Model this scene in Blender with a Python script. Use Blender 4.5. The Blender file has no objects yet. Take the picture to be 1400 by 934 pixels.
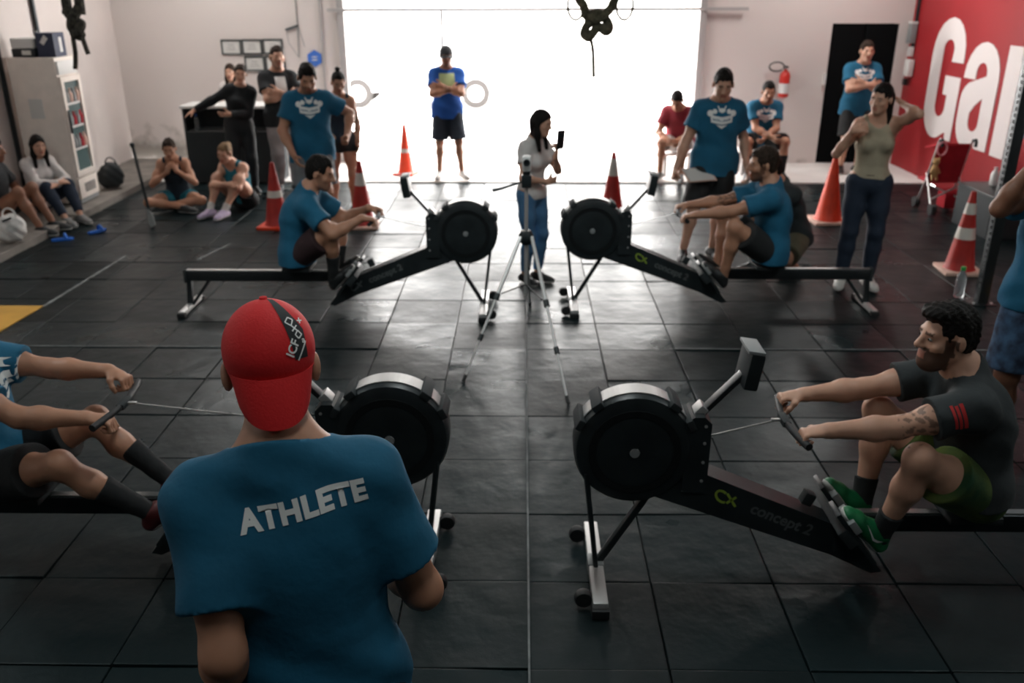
import bpy, bmesh, math, random
import numpy as np
from mathutils import Vector, Matrix
from mathutils.bvhtree import BVHTree

S = bpy.context.scene
COL = S.collection
R = math.radians
random.seed(7)

# ------------------------------------------------------------------ camera
cam_d = bpy.data.cameras.new('camera')
cam_d.sensor_width = 36.0
cam_d.lens = 1202.6 * 36.0 / 1400.0
cam_d.clip_end = 300
cam = bpy.data.objects.new('camera', cam_d)
COL.objects.link(cam)
cam.location = (0, 0, 2.48)
cam.rotation_euler = (R(90 - 21.84), 0, R(0.665))
cam_d.dof.use_dof = True
cam_d.dof.focus_distance = 2.3
cam_d.dof.aperture_fstop = 3.4
S.camera = cam

# ------------------------------------------------------------------ world and exposure
W = bpy.data.worlds.new('sky')
S.world = W
W.use_nodes = True
bg = W.node_tree.nodes['Background']
bg.inputs[0].default_value = (1.0, 0.985, 0.975, 1)
bg.inputs[1].default_value = 15.0
S.view_settings.view_transform = 'Standard'
S.view_settings.look = 'None'
S.view_settings.exposure = 0.0
S.view_settings.gamma = 1.0
S.view_settings.use_curve_mapping = False
S.cycles.use_denoising = True
S.cycles.max_bounces = 8
S.cycles.sample_clamp_indirect = 8.0
sun_d = bpy.data.lights.new('sun', 'SUN')
sun_d.energy = 3.0
sun_d.angle = R(12)
sun = bpy.data.objects.new('sun', sun_d)
COL.objects.link(sun)
sun.rotation_euler = (R(-24), R(8), 0)      # high sun on the street outside
ADDED_LAMP_POWER = (60.0, 44.0, 13.0)  # power of the added lamp rows: back, second, front fill

# ------------------------------------------------------------------ materials
def mat(name, col, rough=0.6, metal=0.0, spec=0.5, noise=0.0, nscale=8.0, bump=0.0, bscale=60.0, emit=None, rnd=0.0, trans=0.0, alpha=1.0, tint=False, sub=0.0, coat=0.0, col2=None):
    m = bpy.data.materials.new(name)
    m.use_nodes = True
    nt = m.node_tree
    b = nt.nodes['Principled BSDF']
    c = (*col, 1)
    b.inputs['Base Color'].default_value = c
    b.inputs['Roughness'].default_value = rough
    b.inputs['Metallic'].default_value = metal
    b.inputs['Specular IOR Level'].default_value = spec
    if trans: b.inputs['Transmission Weight'].default_value = trans
    if alpha < 1: b.inputs['Alpha'].default_value = alpha
    if sub:
        b.inputs['Subsurface Weight'].default_value = sub
        b.inputs['Subsurface Radius'].default_value = (0.02, 0.008, 0.004)
    if emit:
        b.inputs['Emission Color'].default_value = (*emit[0], 1)
        b.inputs['Emission Strength'].default_value = emit[1]
    L = nt.links
    src = None
    tc = nt.nodes.new('ShaderNodeTexCoord')
    if noise or col2:
        n = nt.nodes.new('ShaderNodeTexNoise'); n.inputs['Scale'].default_value = nscale
        n.inputs['Detail'].default_value = 5
        L.new(tc.outputs['Object'], n.inputs['Vector'])
        mx = nt.nodes.new('ShaderNodeMix'); mx.data_type = 'RGBA'
        rmp = nt.nodes.new('ShaderNodeMapRange')
        rmp.inputs[1].default_value = 0.35; rmp.inputs[2].default_value = 0.65
        L.new(n.outputs['Fac'], rmp.inputs[0]); L.new(rmp.outputs[0], mx.inputs['Factor'])
        if col2:
            mx.inputs[6].default_value = c; mx.inputs[7].default_value = (*col2, 1)
        else:
            mx.inputs[6].default_value = (*[v * (1 - noise) for v in col], 1)
            mx.inputs[7].default_value = (*[min(1, v * (1 + noise)) for v in col], 1)
        src = mx.outputs[2]
    if tint:
        at = nt.nodes.new('ShaderNodeAttribute'); at.attribute_name = 'tint'
        mm = nt.nodes.new('ShaderNodeMix'); mm.data_type = 'RGBA'; mm.blend_type = 'MULTIPLY'
        mm.inputs['Factor'].default_value = 1.0
        if src: L.new(src, mm.inputs[6])
        else: mm.inputs[6].default_value = c
        L.new(at.outputs['Color'], mm.inputs[7])
        src = mm.outputs[2]
    if rnd:
        oi = nt.nodes.new('ShaderNodeObjectInfo')
        hs = nt.nodes.new('ShaderNodeHueSaturation')
        mr = nt.nodes.new('ShaderNodeMapRange')
        mr.inputs[3].default_value = 1 - rnd; mr.inputs[4].default_value = 1 + rnd
        L.new(oi.outputs['Random'], mr.inputs[0]); L.new(mr.outputs[0], hs.inputs['Value'])
        if src: L.new(src, hs.inputs['Color'])
        else: hs.inputs['Color'].default_value = c
        src = hs.outputs[0]
    if src: L.new(src, b.inputs['Base Color'])
    if bump:
        n2 = nt.nodes.new('ShaderNodeTexNoise'); n2.inputs['Scale'].default_value = bscale
        n2.inputs['Detail'].default_value = 3
        L.new(tc.outputs['Object'], n2.inputs['Vector'])
        bp = nt.nodes.new('ShaderNodeBump'); bp.inputs['Strength'].default_value = bump; bp.inputs['Distance'].default_value = 0.01
        L.new(n2.outputs['Fac'], bp.inputs['Height']); L.new(bp.outputs[0], b.inputs['Normal'])
    return m

M = {}
def dm(k, *a, **kw): M[k] = mat(k, *a, **kw); return M[k]
dm('white_plaster', (0.66, 0.60, 0.57), 0.9, noise=0.05, nscale=1.2, bump=0.08, bscale=25)
dm('concrete', (0.52, 0.48, 0.45), 0.85, noise=0.15, nscale=3, bump=0.15, bscale=30)
dm('dull_concrete', (0.20, 0.18, 0.16), 0.9, noise=0.2, nscale=4, bump=0.15, bscale=30)
dm('car_glass', (0.6, 0.62, 0.62), 0.3)
dm('grey_plaster', (0.22, 0.21, 0.20), 0.9, noise=0.05, nscale=1.2)
dm('apron', (0.75, 0.72, 0.69), 0.8, noise=0.06, nscale=2)
dm('street', (0.8, 0.78, 0.76), 0.85, noise=0.05, nscale=1)
dm('street_wall', (0.86, 0.84, 0.82), 0.9, noise=0.03)
dm('red_paint', (0.34, 0.011, 0.016), 0.55, noise=0.06, nscale=1.5, bump=0.05, bscale=25)
dm('white_paint', (0.80, 0.74, 0.72), 0.6)
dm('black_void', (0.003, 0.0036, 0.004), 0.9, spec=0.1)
dm('ceiling_panel', (0.22, 0.21, 0.20), 0.9)
dm('dark_wall', (0.03, 0.033, 0.035), 0.9)
dm('joint', (0.006, 0.008, 0.009), 0.95)
dm('black_plastic', (0.015, 0.020, 0.022), 0.42, noise=0.2)
dm('black_matte', (0.015, 0.020, 0.022), 0.75)
dm('black_mesh', (0.016, 0.018, 0.019), 0.35, metal=0.3)
dm('rubber', (0.012, 0.013, 0.014), 0.6)
dm('steel', (0.55, 0.55, 0.54), 0.32, metal=0.9)
dm('alu', (0.62, 0.61, 0.60), 0.4, metal=0.6)
dm('dark_steel', (0.045, 0.05, 0.053), 0.35, metal=0.7)
dm('grey_plastic', (0.25, 0.26, 0.26), 0.5)
dm('pale_plastic', (0.7, 0.69, 0.67), 0.5)
dm('fridge_white', (0.80, 0.72, 0.65), 0.5, noise=0.04)
dm('glass_dark', (0.10, 0.15, 0.15), 0.08, spec=0.8)
dm('cone_orange', (0.75, 0.055, 0.014), 0.5, noise=0.1)
dm('cone_red', (0.40, 0.018, 0.012), 0.55, noise=0.15)
dm('cone_white', (0.62, 0.58, 0.52), 0.5)
dm('cone_base', (0.62, 0.40, 0.32), 0.6, noise=0.15)
dm('logo_green', (0.30, 0.42, 0.05), 0.5)
dm('logo_grey', (0.10, 0.11, 0.11), 0.5)
dm('yellow_mat', (0.62, 0.33, 0.05), 0.7, noise=0.12, nscale=4)
dm('line_white', (0.15, 0.16, 0.16), 0.8, noise=0.3, nscale=12)
dm('red_fabric', (0.36, 0.01, 0.02), 0.8, noise=0.15)
dm('red_cloth', (0.42, 0.008, 0.02), 0.85)
dm('navy_frame', (0.02, 0.03, 0.07), 0.5)
dm('blue_sign', (0.05, 0.16, 0.55), 0.5)
dm('paper', (0.62, 0.61, 0.58), 0.8)
dm('frame_dark', (0.05, 0.06, 0.06), 0.5)
dm('rope', (0.11, 0.10, 0.065), 0.95, noise=0.45, nscale=40, bump=0.8, bscale=90)
dm('rope_dark', (0.05, 0.045, 0.035), 0.95, noise=0.6, nscale=30, bump=0.8, bscale=90)
dm('ext_red', (0.55, 0.03, 0.02), 0.35)
dm('green_cap', (0.03, 0.35, 0.07), 0.5)
dm('clear', (0.75, 0.80, 0.82), 0.1, trans=0.85)
dm('blue_rubber', (0.012, 0.12, 0.5), 0.5)
dm('bag_white', (0.62, 0.60, 0.58), 0.8, noise=0.12, nscale=12)
dm('pink', (0.65, 0.25, 0.28), 0.7)
dm('toy_tan', (0.5, 0.3, 0.12), 0.7)
dm('added_lamp_glow', (0.9, 0.9, 0.9), 0.5, emit=((1, 0.95, 0.9), 3.0))  # glowing diffuser of the added ceiling lamps
dm('screen', (0.02, 0.024, 0.022), 0.25)
dm('car_white', (0.8, 0.8, 0.8), 0.3)
dm('tyre', (0.04, 0.036, 0.034), 0.9)
dm('gate_grey', (0.42, 0.40, 0.39), 0.6)

# rubber floor tile: worn sheen, each tile with its own tone
def tile_material():
    m = bpy.data.materials.new('rubber_tile'); m.use_nodes = True
    nt = m.node_tree; L = nt.links; b = nt.nodes['Principled BSDF']
    tc = nt.nodes.new('ShaderNodeTexCoord'); oi = nt.nodes.new('ShaderNodeObjectInfo')
    geo = nt.nodes.new('ShaderNodeNewGeometry')
    n1 = nt.nodes.new('ShaderNodeTexNoise'); n1.inputs['Scale'].default_value = 2.3; n1.inputs['Detail'].default_value = 6
    L.new(geo.outputs['Position'], n1.inputs['Vector'])
    add = nt.nodes.new('ShaderNodeMath'); add.operation = 'ADD'
    sc = nt.nodes.new('ShaderNodeMath'); sc.operation = 'MULTIPLY'; sc.inputs[1].default_value = 0.45
    L.new(oi.outputs['Random'], sc.inputs[0]); L.new(n1.outputs['Fac'], add.inputs[0]); L.new(sc.outputs[0], add.inputs[1])
    cr = nt.nodes.new('ShaderNodeValToRGB')
    cr.color_ramp.elements[0].position = 0.3; cr.color_ramp.elements[0].color = (0.0045, 0.0078, 0.0085, 1)
    cr.color_ramp.elements[1].position = 1.0; cr.color_ramp.elements[1].color = (0.011, 0.0195, 0.0215, 1)
    L.new(add.outputs[0], cr.inputs[0]); L.new(cr.outputs[0], b.inputs['Base Color'])
    rr = nt.nodes.new('ShaderNodeMapRange'); rr.inputs[1].default_value = 0.3; rr.inputs[2].default_value = 1.1
    rr.inputs[3].default_value = 0.50; rr.inputs[4].default_value = 0.24
    L.new(add.outputs[0], rr.inputs[0]); L.new(rr.outputs[0], b.inputs['Roughness'])
    b.inputs['Specular IOR Level'].default_value = 0.15
    b.inputs['Specular Tint'].default_value = (0.88, 1.0, 1.0, 1)
    n2 = nt.nodes.new('ShaderNodeTexNoise'); n2.inputs['Scale'].default_value = 5.0; n2.inputs['Detail'].default_value = 3
    L.new(geo.outputs['Position'], n2.inputs['Vector'])
    n3 = nt.nodes.new('ShaderNodeTexNoise'); n3.inputs['Scale'].default_value = 180.0
    L.new(geo.outputs['Position'], n3.inputs['Vector'])
    ma = nt.nodes.new('ShaderNodeMath'); ma.operation = 'MULTIPLY_ADD'; ma.inputs[1].default_value = 0.06
    L.new(n3.outputs['Fac'], ma.inputs[0]); L.new(n2.outputs['Fac'], ma.inputs[2])
    bp = nt.nodes.new('ShaderNodeBump'); bp.inputs['Strength'].default_value = 0.45; bp.inputs['Distance'].default_value = 0.02
    L.new(ma.outputs[0], bp.inputs['Height']); L.new(bp.outputs[0], b.inputs['Normal'])
    return m
M['tile'] = tile_material()

# stained plaster for the back wall foot
def stained():
    m = bpy.data.materials.new('stained_plaster'); m.use_nodes = True
    nt = m.node_tree; L = nt.links; b = nt.nodes['Principled BSDF']; b.inputs['Roughness'].default_value = 0.9
    geo = nt.nodes.new('ShaderNodeNewGeometry'); sx = nt.nodes.new('ShaderNodeSeparateXYZ'); L.new(geo.outputs['Position'], sx.inputs[0])
    n = nt.nodes.new('ShaderNodeTexNoise'); n.inputs['Scale'].default_value = 3.2; n.inputs['Detail'].default_value = 8
    L.new(geo.outputs['Position'], n.inputs['Vector'])
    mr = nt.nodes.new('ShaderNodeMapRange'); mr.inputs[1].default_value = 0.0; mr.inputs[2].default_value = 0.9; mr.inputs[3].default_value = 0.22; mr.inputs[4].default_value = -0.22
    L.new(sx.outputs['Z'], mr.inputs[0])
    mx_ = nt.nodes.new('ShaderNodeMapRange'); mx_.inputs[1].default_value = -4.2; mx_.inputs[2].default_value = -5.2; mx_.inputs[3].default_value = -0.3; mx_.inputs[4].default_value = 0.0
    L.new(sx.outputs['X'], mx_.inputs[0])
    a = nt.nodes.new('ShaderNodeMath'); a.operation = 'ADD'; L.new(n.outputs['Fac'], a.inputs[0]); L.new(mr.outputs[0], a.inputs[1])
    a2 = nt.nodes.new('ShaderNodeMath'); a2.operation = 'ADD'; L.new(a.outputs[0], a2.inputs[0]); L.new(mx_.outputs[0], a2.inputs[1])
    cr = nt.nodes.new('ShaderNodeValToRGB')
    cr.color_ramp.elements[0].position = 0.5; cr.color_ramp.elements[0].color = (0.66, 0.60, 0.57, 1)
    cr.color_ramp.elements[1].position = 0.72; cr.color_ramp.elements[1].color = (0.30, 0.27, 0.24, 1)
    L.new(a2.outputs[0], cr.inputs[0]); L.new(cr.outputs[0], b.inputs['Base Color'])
    return m
M['stained'] = stained()

# ------------------------------------------------------------------ mesh helpers
def link(name, me, m=None, parent=None, loc=None):
    o = bpy.data.objects.new(name, me); COL.objects.link(o)
    if m is not None: me.materials.append(M[m] if isinstance(m, str) else m)
    if parent is not None: o.parent = parent
    if loc is not None: o.location = loc
    return o

def tag(o, label=None, cat=None, group=None, kind=None):
    if label: o['label'] = label
    if cat: o['category'] = cat
    if group: o['group'] = group
    if kind: o['kind'] = kind
    return o

def thing(name, label, cat, loc=(0, 0, 0), rz=0.0, group=None):
    o = bpy.data.objects.new(name, None); COL.objects.link(o)
    o.empty_display_size = 0.1
    o.location = loc; o.rotation_euler = (0, 0, rz)
    return tag(o, label, cat, group)

class MB:
    def __init__(s): s.bm = bmesh.new()
    def box(s, c, size, rot=None, bev=0.0):
        r = bmesh.ops.create_cube(s.bm, size=1.0)
        vs = r['verts']
        bmesh.ops.scale(s.bm, vec=size, verts=vs)
        if bev:
            es = list({e for v in vs for e in v.link_edges})
            rb = bmesh.ops.bevel(s.bm, geom=es, offset=bev, segments=2, affect='EDGES', profile=0.6)
            vs = list({v for f in rb['faces'] for v in f.verts} | {v for v in vs if v.is_valid})
        if rot is not None:
            bmesh.ops.rotate(s.bm, cent=(0, 0, 0), matrix=rot if isinstance(rot, Matrix) else Matrix.Rotation(rot[1], 3, rot[0]), verts=vs)
        bmesh.ops.translate(s.bm, vec=c, verts=vs)
        return s
    def bar(s, a, b, w, h, bev=0.0, up=(0, 0, 1)):
        a = Vector(a); b = Vector(b); d = b - a; L = d.length; x = d / L
        u = Vector(up)
        y = u.cross(x)
        if y.length < 1e-4: y = Vector((0, 1, 0)).cross(x)
        y.normalize(); z = x.cross(y)
        rot = Matrix((x, y, z)).transposed()
        return s.box((a + b) / 2, (L, w, h), rot, bev)
    def tube(s, pts, r, n=8, cap=True, closed=False):
        pts = [Vector(p) for p in pts]
        rr = r if isinstance(r, (list, tuple)) else [r] * len(pts)
        rings = []; prev = None
        for i, p in enumerate(pts):
            a = pts[i - 1] if (i > 0 or closed) else p
            b = pts[(i + 1) % len(pts)] if (i < len(pts) - 1 or closed) else p
            t = (b - a)
            t.normalize()
            if prev is None:
                u = Vector((0, 0, 1)) if abs(t.z) < 0.9 else Vector((1, 0, 0))
                x = u.cross(t).normalized()
            else:
                x = prev - t * prev.dot(t)
                x.normalize()
            prev = x; y = t.cross(x)
            rings.append([s.bm.verts.new(p + (x * math.cos(2 * math.pi * k / n) + y * math.sin(2 * math.pi * k / n)) * rr[i]) for k in range(n)])
        m = len(pts)
        for i in range(m if closed else m - 1):
            A = rings[i]; B = rings[(i + 1) % m]
            for k in range(n):
                try: s.bm.faces.new((A[k], A[(k + 1) % n], B[(k + 1) % n], B[k]))
                except ValueError: pass
        if cap and not closed:
            s.bm.faces.new(list(reversed(rings[0]))); s.bm.faces.new(rings[-1])
        return s
    def lathe(s, prof, c=(0, 0, 0), axis='Z', n=24, cap=True):
        rings = []
        def P(r, h, k):
            a = 2 * math.pi * k / n; x = r * math.cos(a); y = r * math.sin(a)
            v = {'Z': (x, y, h), 'Y': (x, h, y), 'X': (h, x, y)}[axis]
            return (v[0] + c[0], v[1] + c[1], v[2] + c[2])
        for r, h in prof: rings.append([s.bm.verts.new(P(max(r, 1e-4), h, k)) for k in range(n)])
        for A, B in zip(rings[:-1], rings[1:]):
            for k in range(n): s.bm.faces.new((A[k], A[(k + 1) % n], B[(k + 1) % n], B[k]))
        if cap:
            s.bm.faces.new(rings[0]); s.bm.faces.new(rings[-1])
        return s
    def prism(s, pts, d):                      # polygon (list of 3D points) pushed along d
        a = [s.bm.verts.new(p) for p in pts]
        b = [s.bm.verts.new(Vector(p) + Vector(d)) for p in pts]
        s.bm.faces.new(a); s.bm.faces.new(list(reversed(b)))
        n = len(a)
        for k in range(n): s.bm.faces.new((a[k], b[k], b[(k + 1) % n], a[(k + 1) % n]))
        return s
    def mesh(s, name, smooth=False):
        bmesh.ops.recalc_face_normals(s.bm, faces=s.bm.faces)
        me = bpy.data.meshes.new(name); s.bm.to_mesh(me); s.bm.free()
        if smooth:
            me.polygons.foreach_set('use_smooth', [True] * len(me.polygons))
            me.set_sharp_from_angle(angle=R(40))
        return me
    def build(s, name, m, parent=None, loc=None, smooth=True):
        return link(name, s.mesh(name, smooth), m, parent, loc)

def text_mesh(txt, size, bold=0.0, extrude=0.0, shear=0.0, spacing=1.0):
    c = bpy.data.curves.new('lettering', 'FONT'); c.body = txt; c.size = size; c.offset = bold
    c.extrude = extrude; c.align_x = 'CENTER'; c.align_y = 'CENTER'; c.shear = shear; c.space_character = spacing
    c.resolution_u = 3
    o = bpy.data.objects.new('lettering', c); COL.objects.link(o)
    dg = bpy.context.evaluated_depsgraph_get(); dg.update()
    me = bpy.data.meshes.new_from_object(o.evaluated_get(dg))
    bpy.data.objects.remove(o); bpy.data.curves.remove(c)
    return me

def curve_letters(splines, extrude):            # 2D closed outlines (with holes) filled and extruded
    c = bpy.data.curves.new('letter', 'CURVE'); c.dimensions = '2D'; c.fill_mode = 'BOTH'; c.extrude = extrude
    for pts in splines:
        sp = c.splines.new('POLY'); sp.points.add(len(pts) - 1)
        for q, p in zip(sp.points, pts): q.co = (p[0], p[1], 0, 1)
        sp.use_cyclic_u = True
    o = bpy.data.objects.new('letter', c); COL.objects.link(o)
    dg = bpy.context.evaluated_depsgraph_get(); dg.update()
    me = bpy.data.meshes.new_from_object(o.evaluated_get(dg))
    bpy.data.objects.remove(o); bpy.data.curves.remove(c)
    return me

# ================================================================== THE ROOM
XL, XR, YB, YF, ZC = -5.95, 5.6, 13.5, -2.6, 4.3
def struct(name, mb, m, parent=None, smooth=False):
    o = mb.build(name, m, parent, smooth=smooth)
    if parent is None: o['kind'] = 'structure'
    return o

# floor slab with separate rubber tiles
TL = 0.55
fl = MB().box(((XL + XR) / 2, (YF + 12.05) / 2, -0.06), (XR - XL + 0.3, 12.05 - YF, 0.06))
floor = struct('floor', fl, 'joint')
gap = 0.007
tb = MB().box((0, 0, -0.012), (TL - gap, TL - gap, 0.036), bev=0.004)
tile_me = tb.mesh('tile'); tile_me.materials.append(M['tile'])
cells = []
for i in range(-11, 12):
    for j in range(-12, 16):
        cx = 0.036 + TL * (i + 0.5); cy = 3.83 + TL * (j + 0.5)
        if cx < XL - 0.1 or cx > XR + 0.1 or cy > 12.05 or cy < YF: continue
        if cx < -5.0 - 0.2: continue
        vis = abs(cx) < 0.62 * cy + 0.5 and cy > 2.2
        cells.append((0 if vis else 1, cy, cx))
cells.sort()
rest = MB()
rng = random.Random(3)
for n, (v, cy, cx) in enumerate(cells):
    tx, ty, dz = rng.gauss(0, 0.006), rng.gauss(0, 0.005), rng.uniform(-0.0025, 0.0025)
    if n < 300 and v == 0:
        o = bpy.data.objects.new('tile', tile_me); COL.objects.link(o); o.parent = floor
        o.location = (cx, cy, dz - 0.006); o.rotation_euler = (tx, ty, 0)
    else:
        rest.box((cx, cy, -0.018 + dz), (TL - gap, TL - gap, 0.036), Matrix.Rotation(tx, 3, 'X') @ Matrix.Rotation(ty, 3, 'Y'))
o = rest.build('tile_field', 'tile', floor, smooth=False); o['kind'] = 'stuff'

# painted marks on the tiles
def strip(a, b, w, name='floor_line', m='line_white', z=0.004):
    a = Vector((*a, z)); b = Vector((*b, z))
    return MB().bar(a, b, w, 0.002).build(name, m, floor, smooth=False)
strip((0.036, 2.0), (0.036, 6.4), 0.009)
strip((-5.0, 6.05), (-1.9, 6.05), 0.014)
strip((1.1, 6.05), (5.5, 6.05), 0.014)
strip((-4.02, 6.92), (-3.96, 8.45), 0.035)
strip((-3.2, 8.3), (-3.05, 8.9), 0.025)
MB().prism([(-4.95, 6.33, 0.003), (-4.06, 6.33, 0.003), (-4.02, 6.93, 0.003), (-4.95, 6.93, 0.003)], (0, 0, 0.006)).build('yellow_mat', 'yellow_mat', floor, smooth=False)
MB().prism([(4.03, 6.85, 0.003), (4.75, 6.85, 0.003), (4.75, 7.10, 0.003), (4.1, 7.10, 0.003)], (0, 0, 0.006)).build('yellow_mat', 'yellow_mat', floor, smooth=False)

# concrete strips along the walls, apron and street
struct('trim_1', MB().box(((XL - 5.08) / 2, 5.0, 0.02), (abs(XL + 5.08), 16.9, 0.12), bev=0.008), 'dull_concrete')
struct('trim_2', MB().box(((-5.03 + XR) / 2, 12.8, -0.02), (XR + 5.03, 1.5, 0.08), bev=0.006), 'apron')
struct('street', MB().box((0, 24, -0.08), (70, 21, 0.12)), 'street')

# walls
DX0, DX1, DZ = -2.6, 2.56, 3.0
wl = MB().box((XL - 0.1, (YF + YB) / 2, ZC / 2), (0.2, YB - YF + 0.4, ZC))
struct('wall_left', wl, 'white_plaster')
struct('wall_right', MB().box((XR + 0.1, (7.2 + YB) / 2 + 0.1, ZC / 2), (0.2, YB - 7.2 + 0.2, ZC)), 'red_paint')
struct('wall_right_near', MB().box((XR + 0.1, (7.2 + YF) / 2 - 0.1, ZC / 2), (0.2, 7.2 - YF + 0.2, ZC)), 'grey_plaster')
E1, E2 = 4.46, 5.42                            # dark doorway in the back wall
wb = MB()
wb.box(((XL + DX0) / 2, YB + 0.1, ZC / 2), (DX0 - XL, 0.2, ZC))
wb.box(((DX1 + E1) / 2, YB + 0.1, ZC / 2), (E1 - DX1, 0.2, ZC))
wb.box(((E1 + E2) / 2, YB + 0.1, (2.02 + ZC) / 2), (E2 - E1, 0.2, ZC - 2.02))
wb.box(((E2 + XR) / 2, YB + 0.1, ZC / 2), (XR - E2, 0.2, ZC))
wb.box(((DX0 + DX1) / 2, YB + 0.1, (DZ + ZC) / 2), (DX1 - DX0, 0.2, ZC - DZ))
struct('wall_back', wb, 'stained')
struct('wall_front', MB().box(((XL + XR) / 2, YF - 0.1, ZC / 2), (XR - XL + 0.4, 0.2, ZC)), 'dark_wall')
struct('ceiling', MB().box(((XL + XR) / 2, (YF + YB) / 2, ZC + 0.05), (XR - XL + 0.4, YB - YF + 0.4, 0.1)), 'ceiling_panel')

# steel frame of the big doorway: posts, door rail, transom bar
fr = struct('door_1', MB().box((DX0 - 0.02, YB - 0.03, DZ / 2), (0.10, 0.10, DZ), bev=0.006), 'gate_grey')
MB().box((DX1 + 0.02, YB - 0.03, DZ / 2), (0.10, 0.10, DZ), bev=0.006).build('post', 'gate_grey', fr)
MB().box((DX0 - 0.32, YB - 0.015, DZ / 2), (0.03, 0.03, DZ)).build('guide_rail', 'gate_grey', fr)
MB().bar((DX0 - 0.2, YB - 0.09, 2.20), (DX1 + 0.65, YB - 0.09, 2.22), 0.04, 0.045, bev=0.004).build('door_rail', 'gate_grey', fr)
MB().box((-1.17, YB - 0.05, 1.75), (0.04, 0.03, 0.95)).build('mullion', 'gate_grey', fr)
for zz in (2.6, 2.85): MB().box(((DX0 + DX1) / 2, YB + 0.1, zz), (DX1 - DX0, 0.04, 0.03)).build('track', 'gate_grey', fr)

# dark doorway beside the red wall
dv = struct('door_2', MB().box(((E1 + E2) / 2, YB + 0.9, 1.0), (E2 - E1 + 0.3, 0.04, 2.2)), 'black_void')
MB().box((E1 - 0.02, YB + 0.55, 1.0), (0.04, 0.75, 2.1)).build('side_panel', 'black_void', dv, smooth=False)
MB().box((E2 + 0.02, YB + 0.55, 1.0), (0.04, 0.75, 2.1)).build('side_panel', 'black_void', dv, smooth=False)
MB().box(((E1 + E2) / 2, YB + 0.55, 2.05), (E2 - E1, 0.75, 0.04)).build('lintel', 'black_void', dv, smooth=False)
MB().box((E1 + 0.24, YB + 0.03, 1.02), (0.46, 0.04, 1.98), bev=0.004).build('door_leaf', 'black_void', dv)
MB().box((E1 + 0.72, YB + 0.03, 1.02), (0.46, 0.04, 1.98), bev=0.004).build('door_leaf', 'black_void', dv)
MB().box((E1 - 0.03, YB - 0.03, 1.25), (0.03, 0.06, 0.16), bev=0.004).build('latch', 'pale_plastic', dv)

# painted word on the red wall (letters are the wall's own paint, a hair proud)
def arc(cx, cy, rx, ry, a0, a1, n=10):
    return [(cx + rx * math.cos(R(a0 + (a1 - a0) * i / n)), cy + ry * math.sin(R(a0 + (a1 - a0) * i / n))) for i in range(n + 1)]
def letterG():
    w, h, t = 0.92, 1.52, 0.31
    o = arc(w/2, h-0.46, w/2, 0.46, 180, 0)          # top over
    o += [(w, 0.98), (w-t-0.02, 0.98)]
    o += arc(w/2, h-0.40, w/2-t, 0.13, 0, 180)
    o += arc(w/2, 0.40, w/2-t, 0.13, 180, 360)
    o += [(w-t, 0.56), (w/2+0.03, 0.56), (w/2+0.03, 0.80), (w, 0.80), (w, 0.0), (w-0.16, 0.0), (w-0.19, 0.10)]
    o += arc(w/2-0.06, 0.42, w/2-0.06, 0.44, 300, 180)
    return [o]
def lettera():
    w, h, t = 0.86, 1.25, 0.30
    o = arc(w/2, h-0.42, w/2, 0.42, 0, 180)[::-1]
    # from left over the top to right, then down the stem
    o += [(w, 0.0), (w-t, 0.0), (w-t-0.02, 0.10)]
    o += arc(w/2-0.14, 0.30, 0.29, 0.32, 300, 180)
    o += [(0.0, 0.48)] + arc(0.30, 0.52, 0.30, 0.26, 175, 100, 6) + [(w-t, 0.86), (w-t, 0.92)]
    o += arc(w/2, h-0.36, w/2-t, 0.12, 0, 180)
    o += [(t, 0.80), (0.0, 0.80)]
    hole = [(w-t, 0.60), (0.40, 0.50), (t, 0.40)] + arc(w/2, 0.30, w/2-t, 0.11, 180, 360)
    return [o, hole]
def letterr():
    return [[(0, 0), (0.31, 0), (0.31, 0.78)] + arc(0.50, 0.78, 0.19, 0.20, 180, 100, 5) + [(0.72, 0.98), (0.72, 1.25), (0.62, 1.27), (0.45, 1.22), (0.31, 1.08), (0.31, 1.25), (0, 1.25)]]
def wall_letter(sp, y0, z0, sc):
    me = curve_letters(sp, 0.004)
    o = link('letter', me, 'white_paint', bpy.data.objects['wall_right'])
    # local x runs towards the camera (-Y), local y up
    o.matrix_world = Matrix.Translation((XR - 0.003, y0, z0)) @ Matrix(((0, 0, -1, 0), (-1, 0, 0, 0), (0, 1, 0, 0), (0, 0, 0, 1))) @ Matrix.Scale(sc, 4)
wall_letter(letterG(), 12.66, 0.62, 1.0)
wall_letter(lettera(), 11.66, 0.64, 1.0)
wall_letter(letterr(), 10.69, 0.63, 1.0)

# added ceiling lamps: unseen fixtures that supply overhead light and front fill
def added_lamp(x, y, label):
    t = thing('added_lamp', label, 'lamp', (x, y, ZC - 0.25), group='added lamps under the ceiling')
    MB().box((0, 0, 0.03), (0.3, 1.3, 0.06), bev=0.01).build('housing', 'gate_grey', t)
    MB().box((0, 0, -0.012), (0.22, 1.2, 0.02)).build('diffuser', 'added_lamp_glow', t)
    for s in (-1, 1): MB().tube([(0, 0.5 * s, 0.06), (0, 0.5 * s, 0.25)], 0.005, 6).build('hanger', 'dark_steel', t)
    d = bpy.data.lights.new('added_lamp_light', 'AREA'); d.shape = 'RECTANGLE'; d.size = 0.22; d.size_y = 1.2; d.energy = ADDED_LAMP_POWER[0 if y > 8 else 1 if y > 2 else 2]; d.color = (1, 0.97, 0.94) if y > 8 else (0.90, 1.0, 1.0)
    l = bpy.data.objects.new('added_lamp_light', d); COL.objects.link(l); l.parent = t; l.location = (0, 0, -0.03)
for iy, y in enumerate((11.9, 4.3, 0.9)):
    for ix, x in enumerate((-4.2, 0.0, 4.2)):
        added_lamp(x, y, 'added tube lamp under the ceiling, %s row, %s' % (('back', 'second', 'front')[iy], ('by the plain wall', 'in the middle', 'by the red wall')[ix]))

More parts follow.
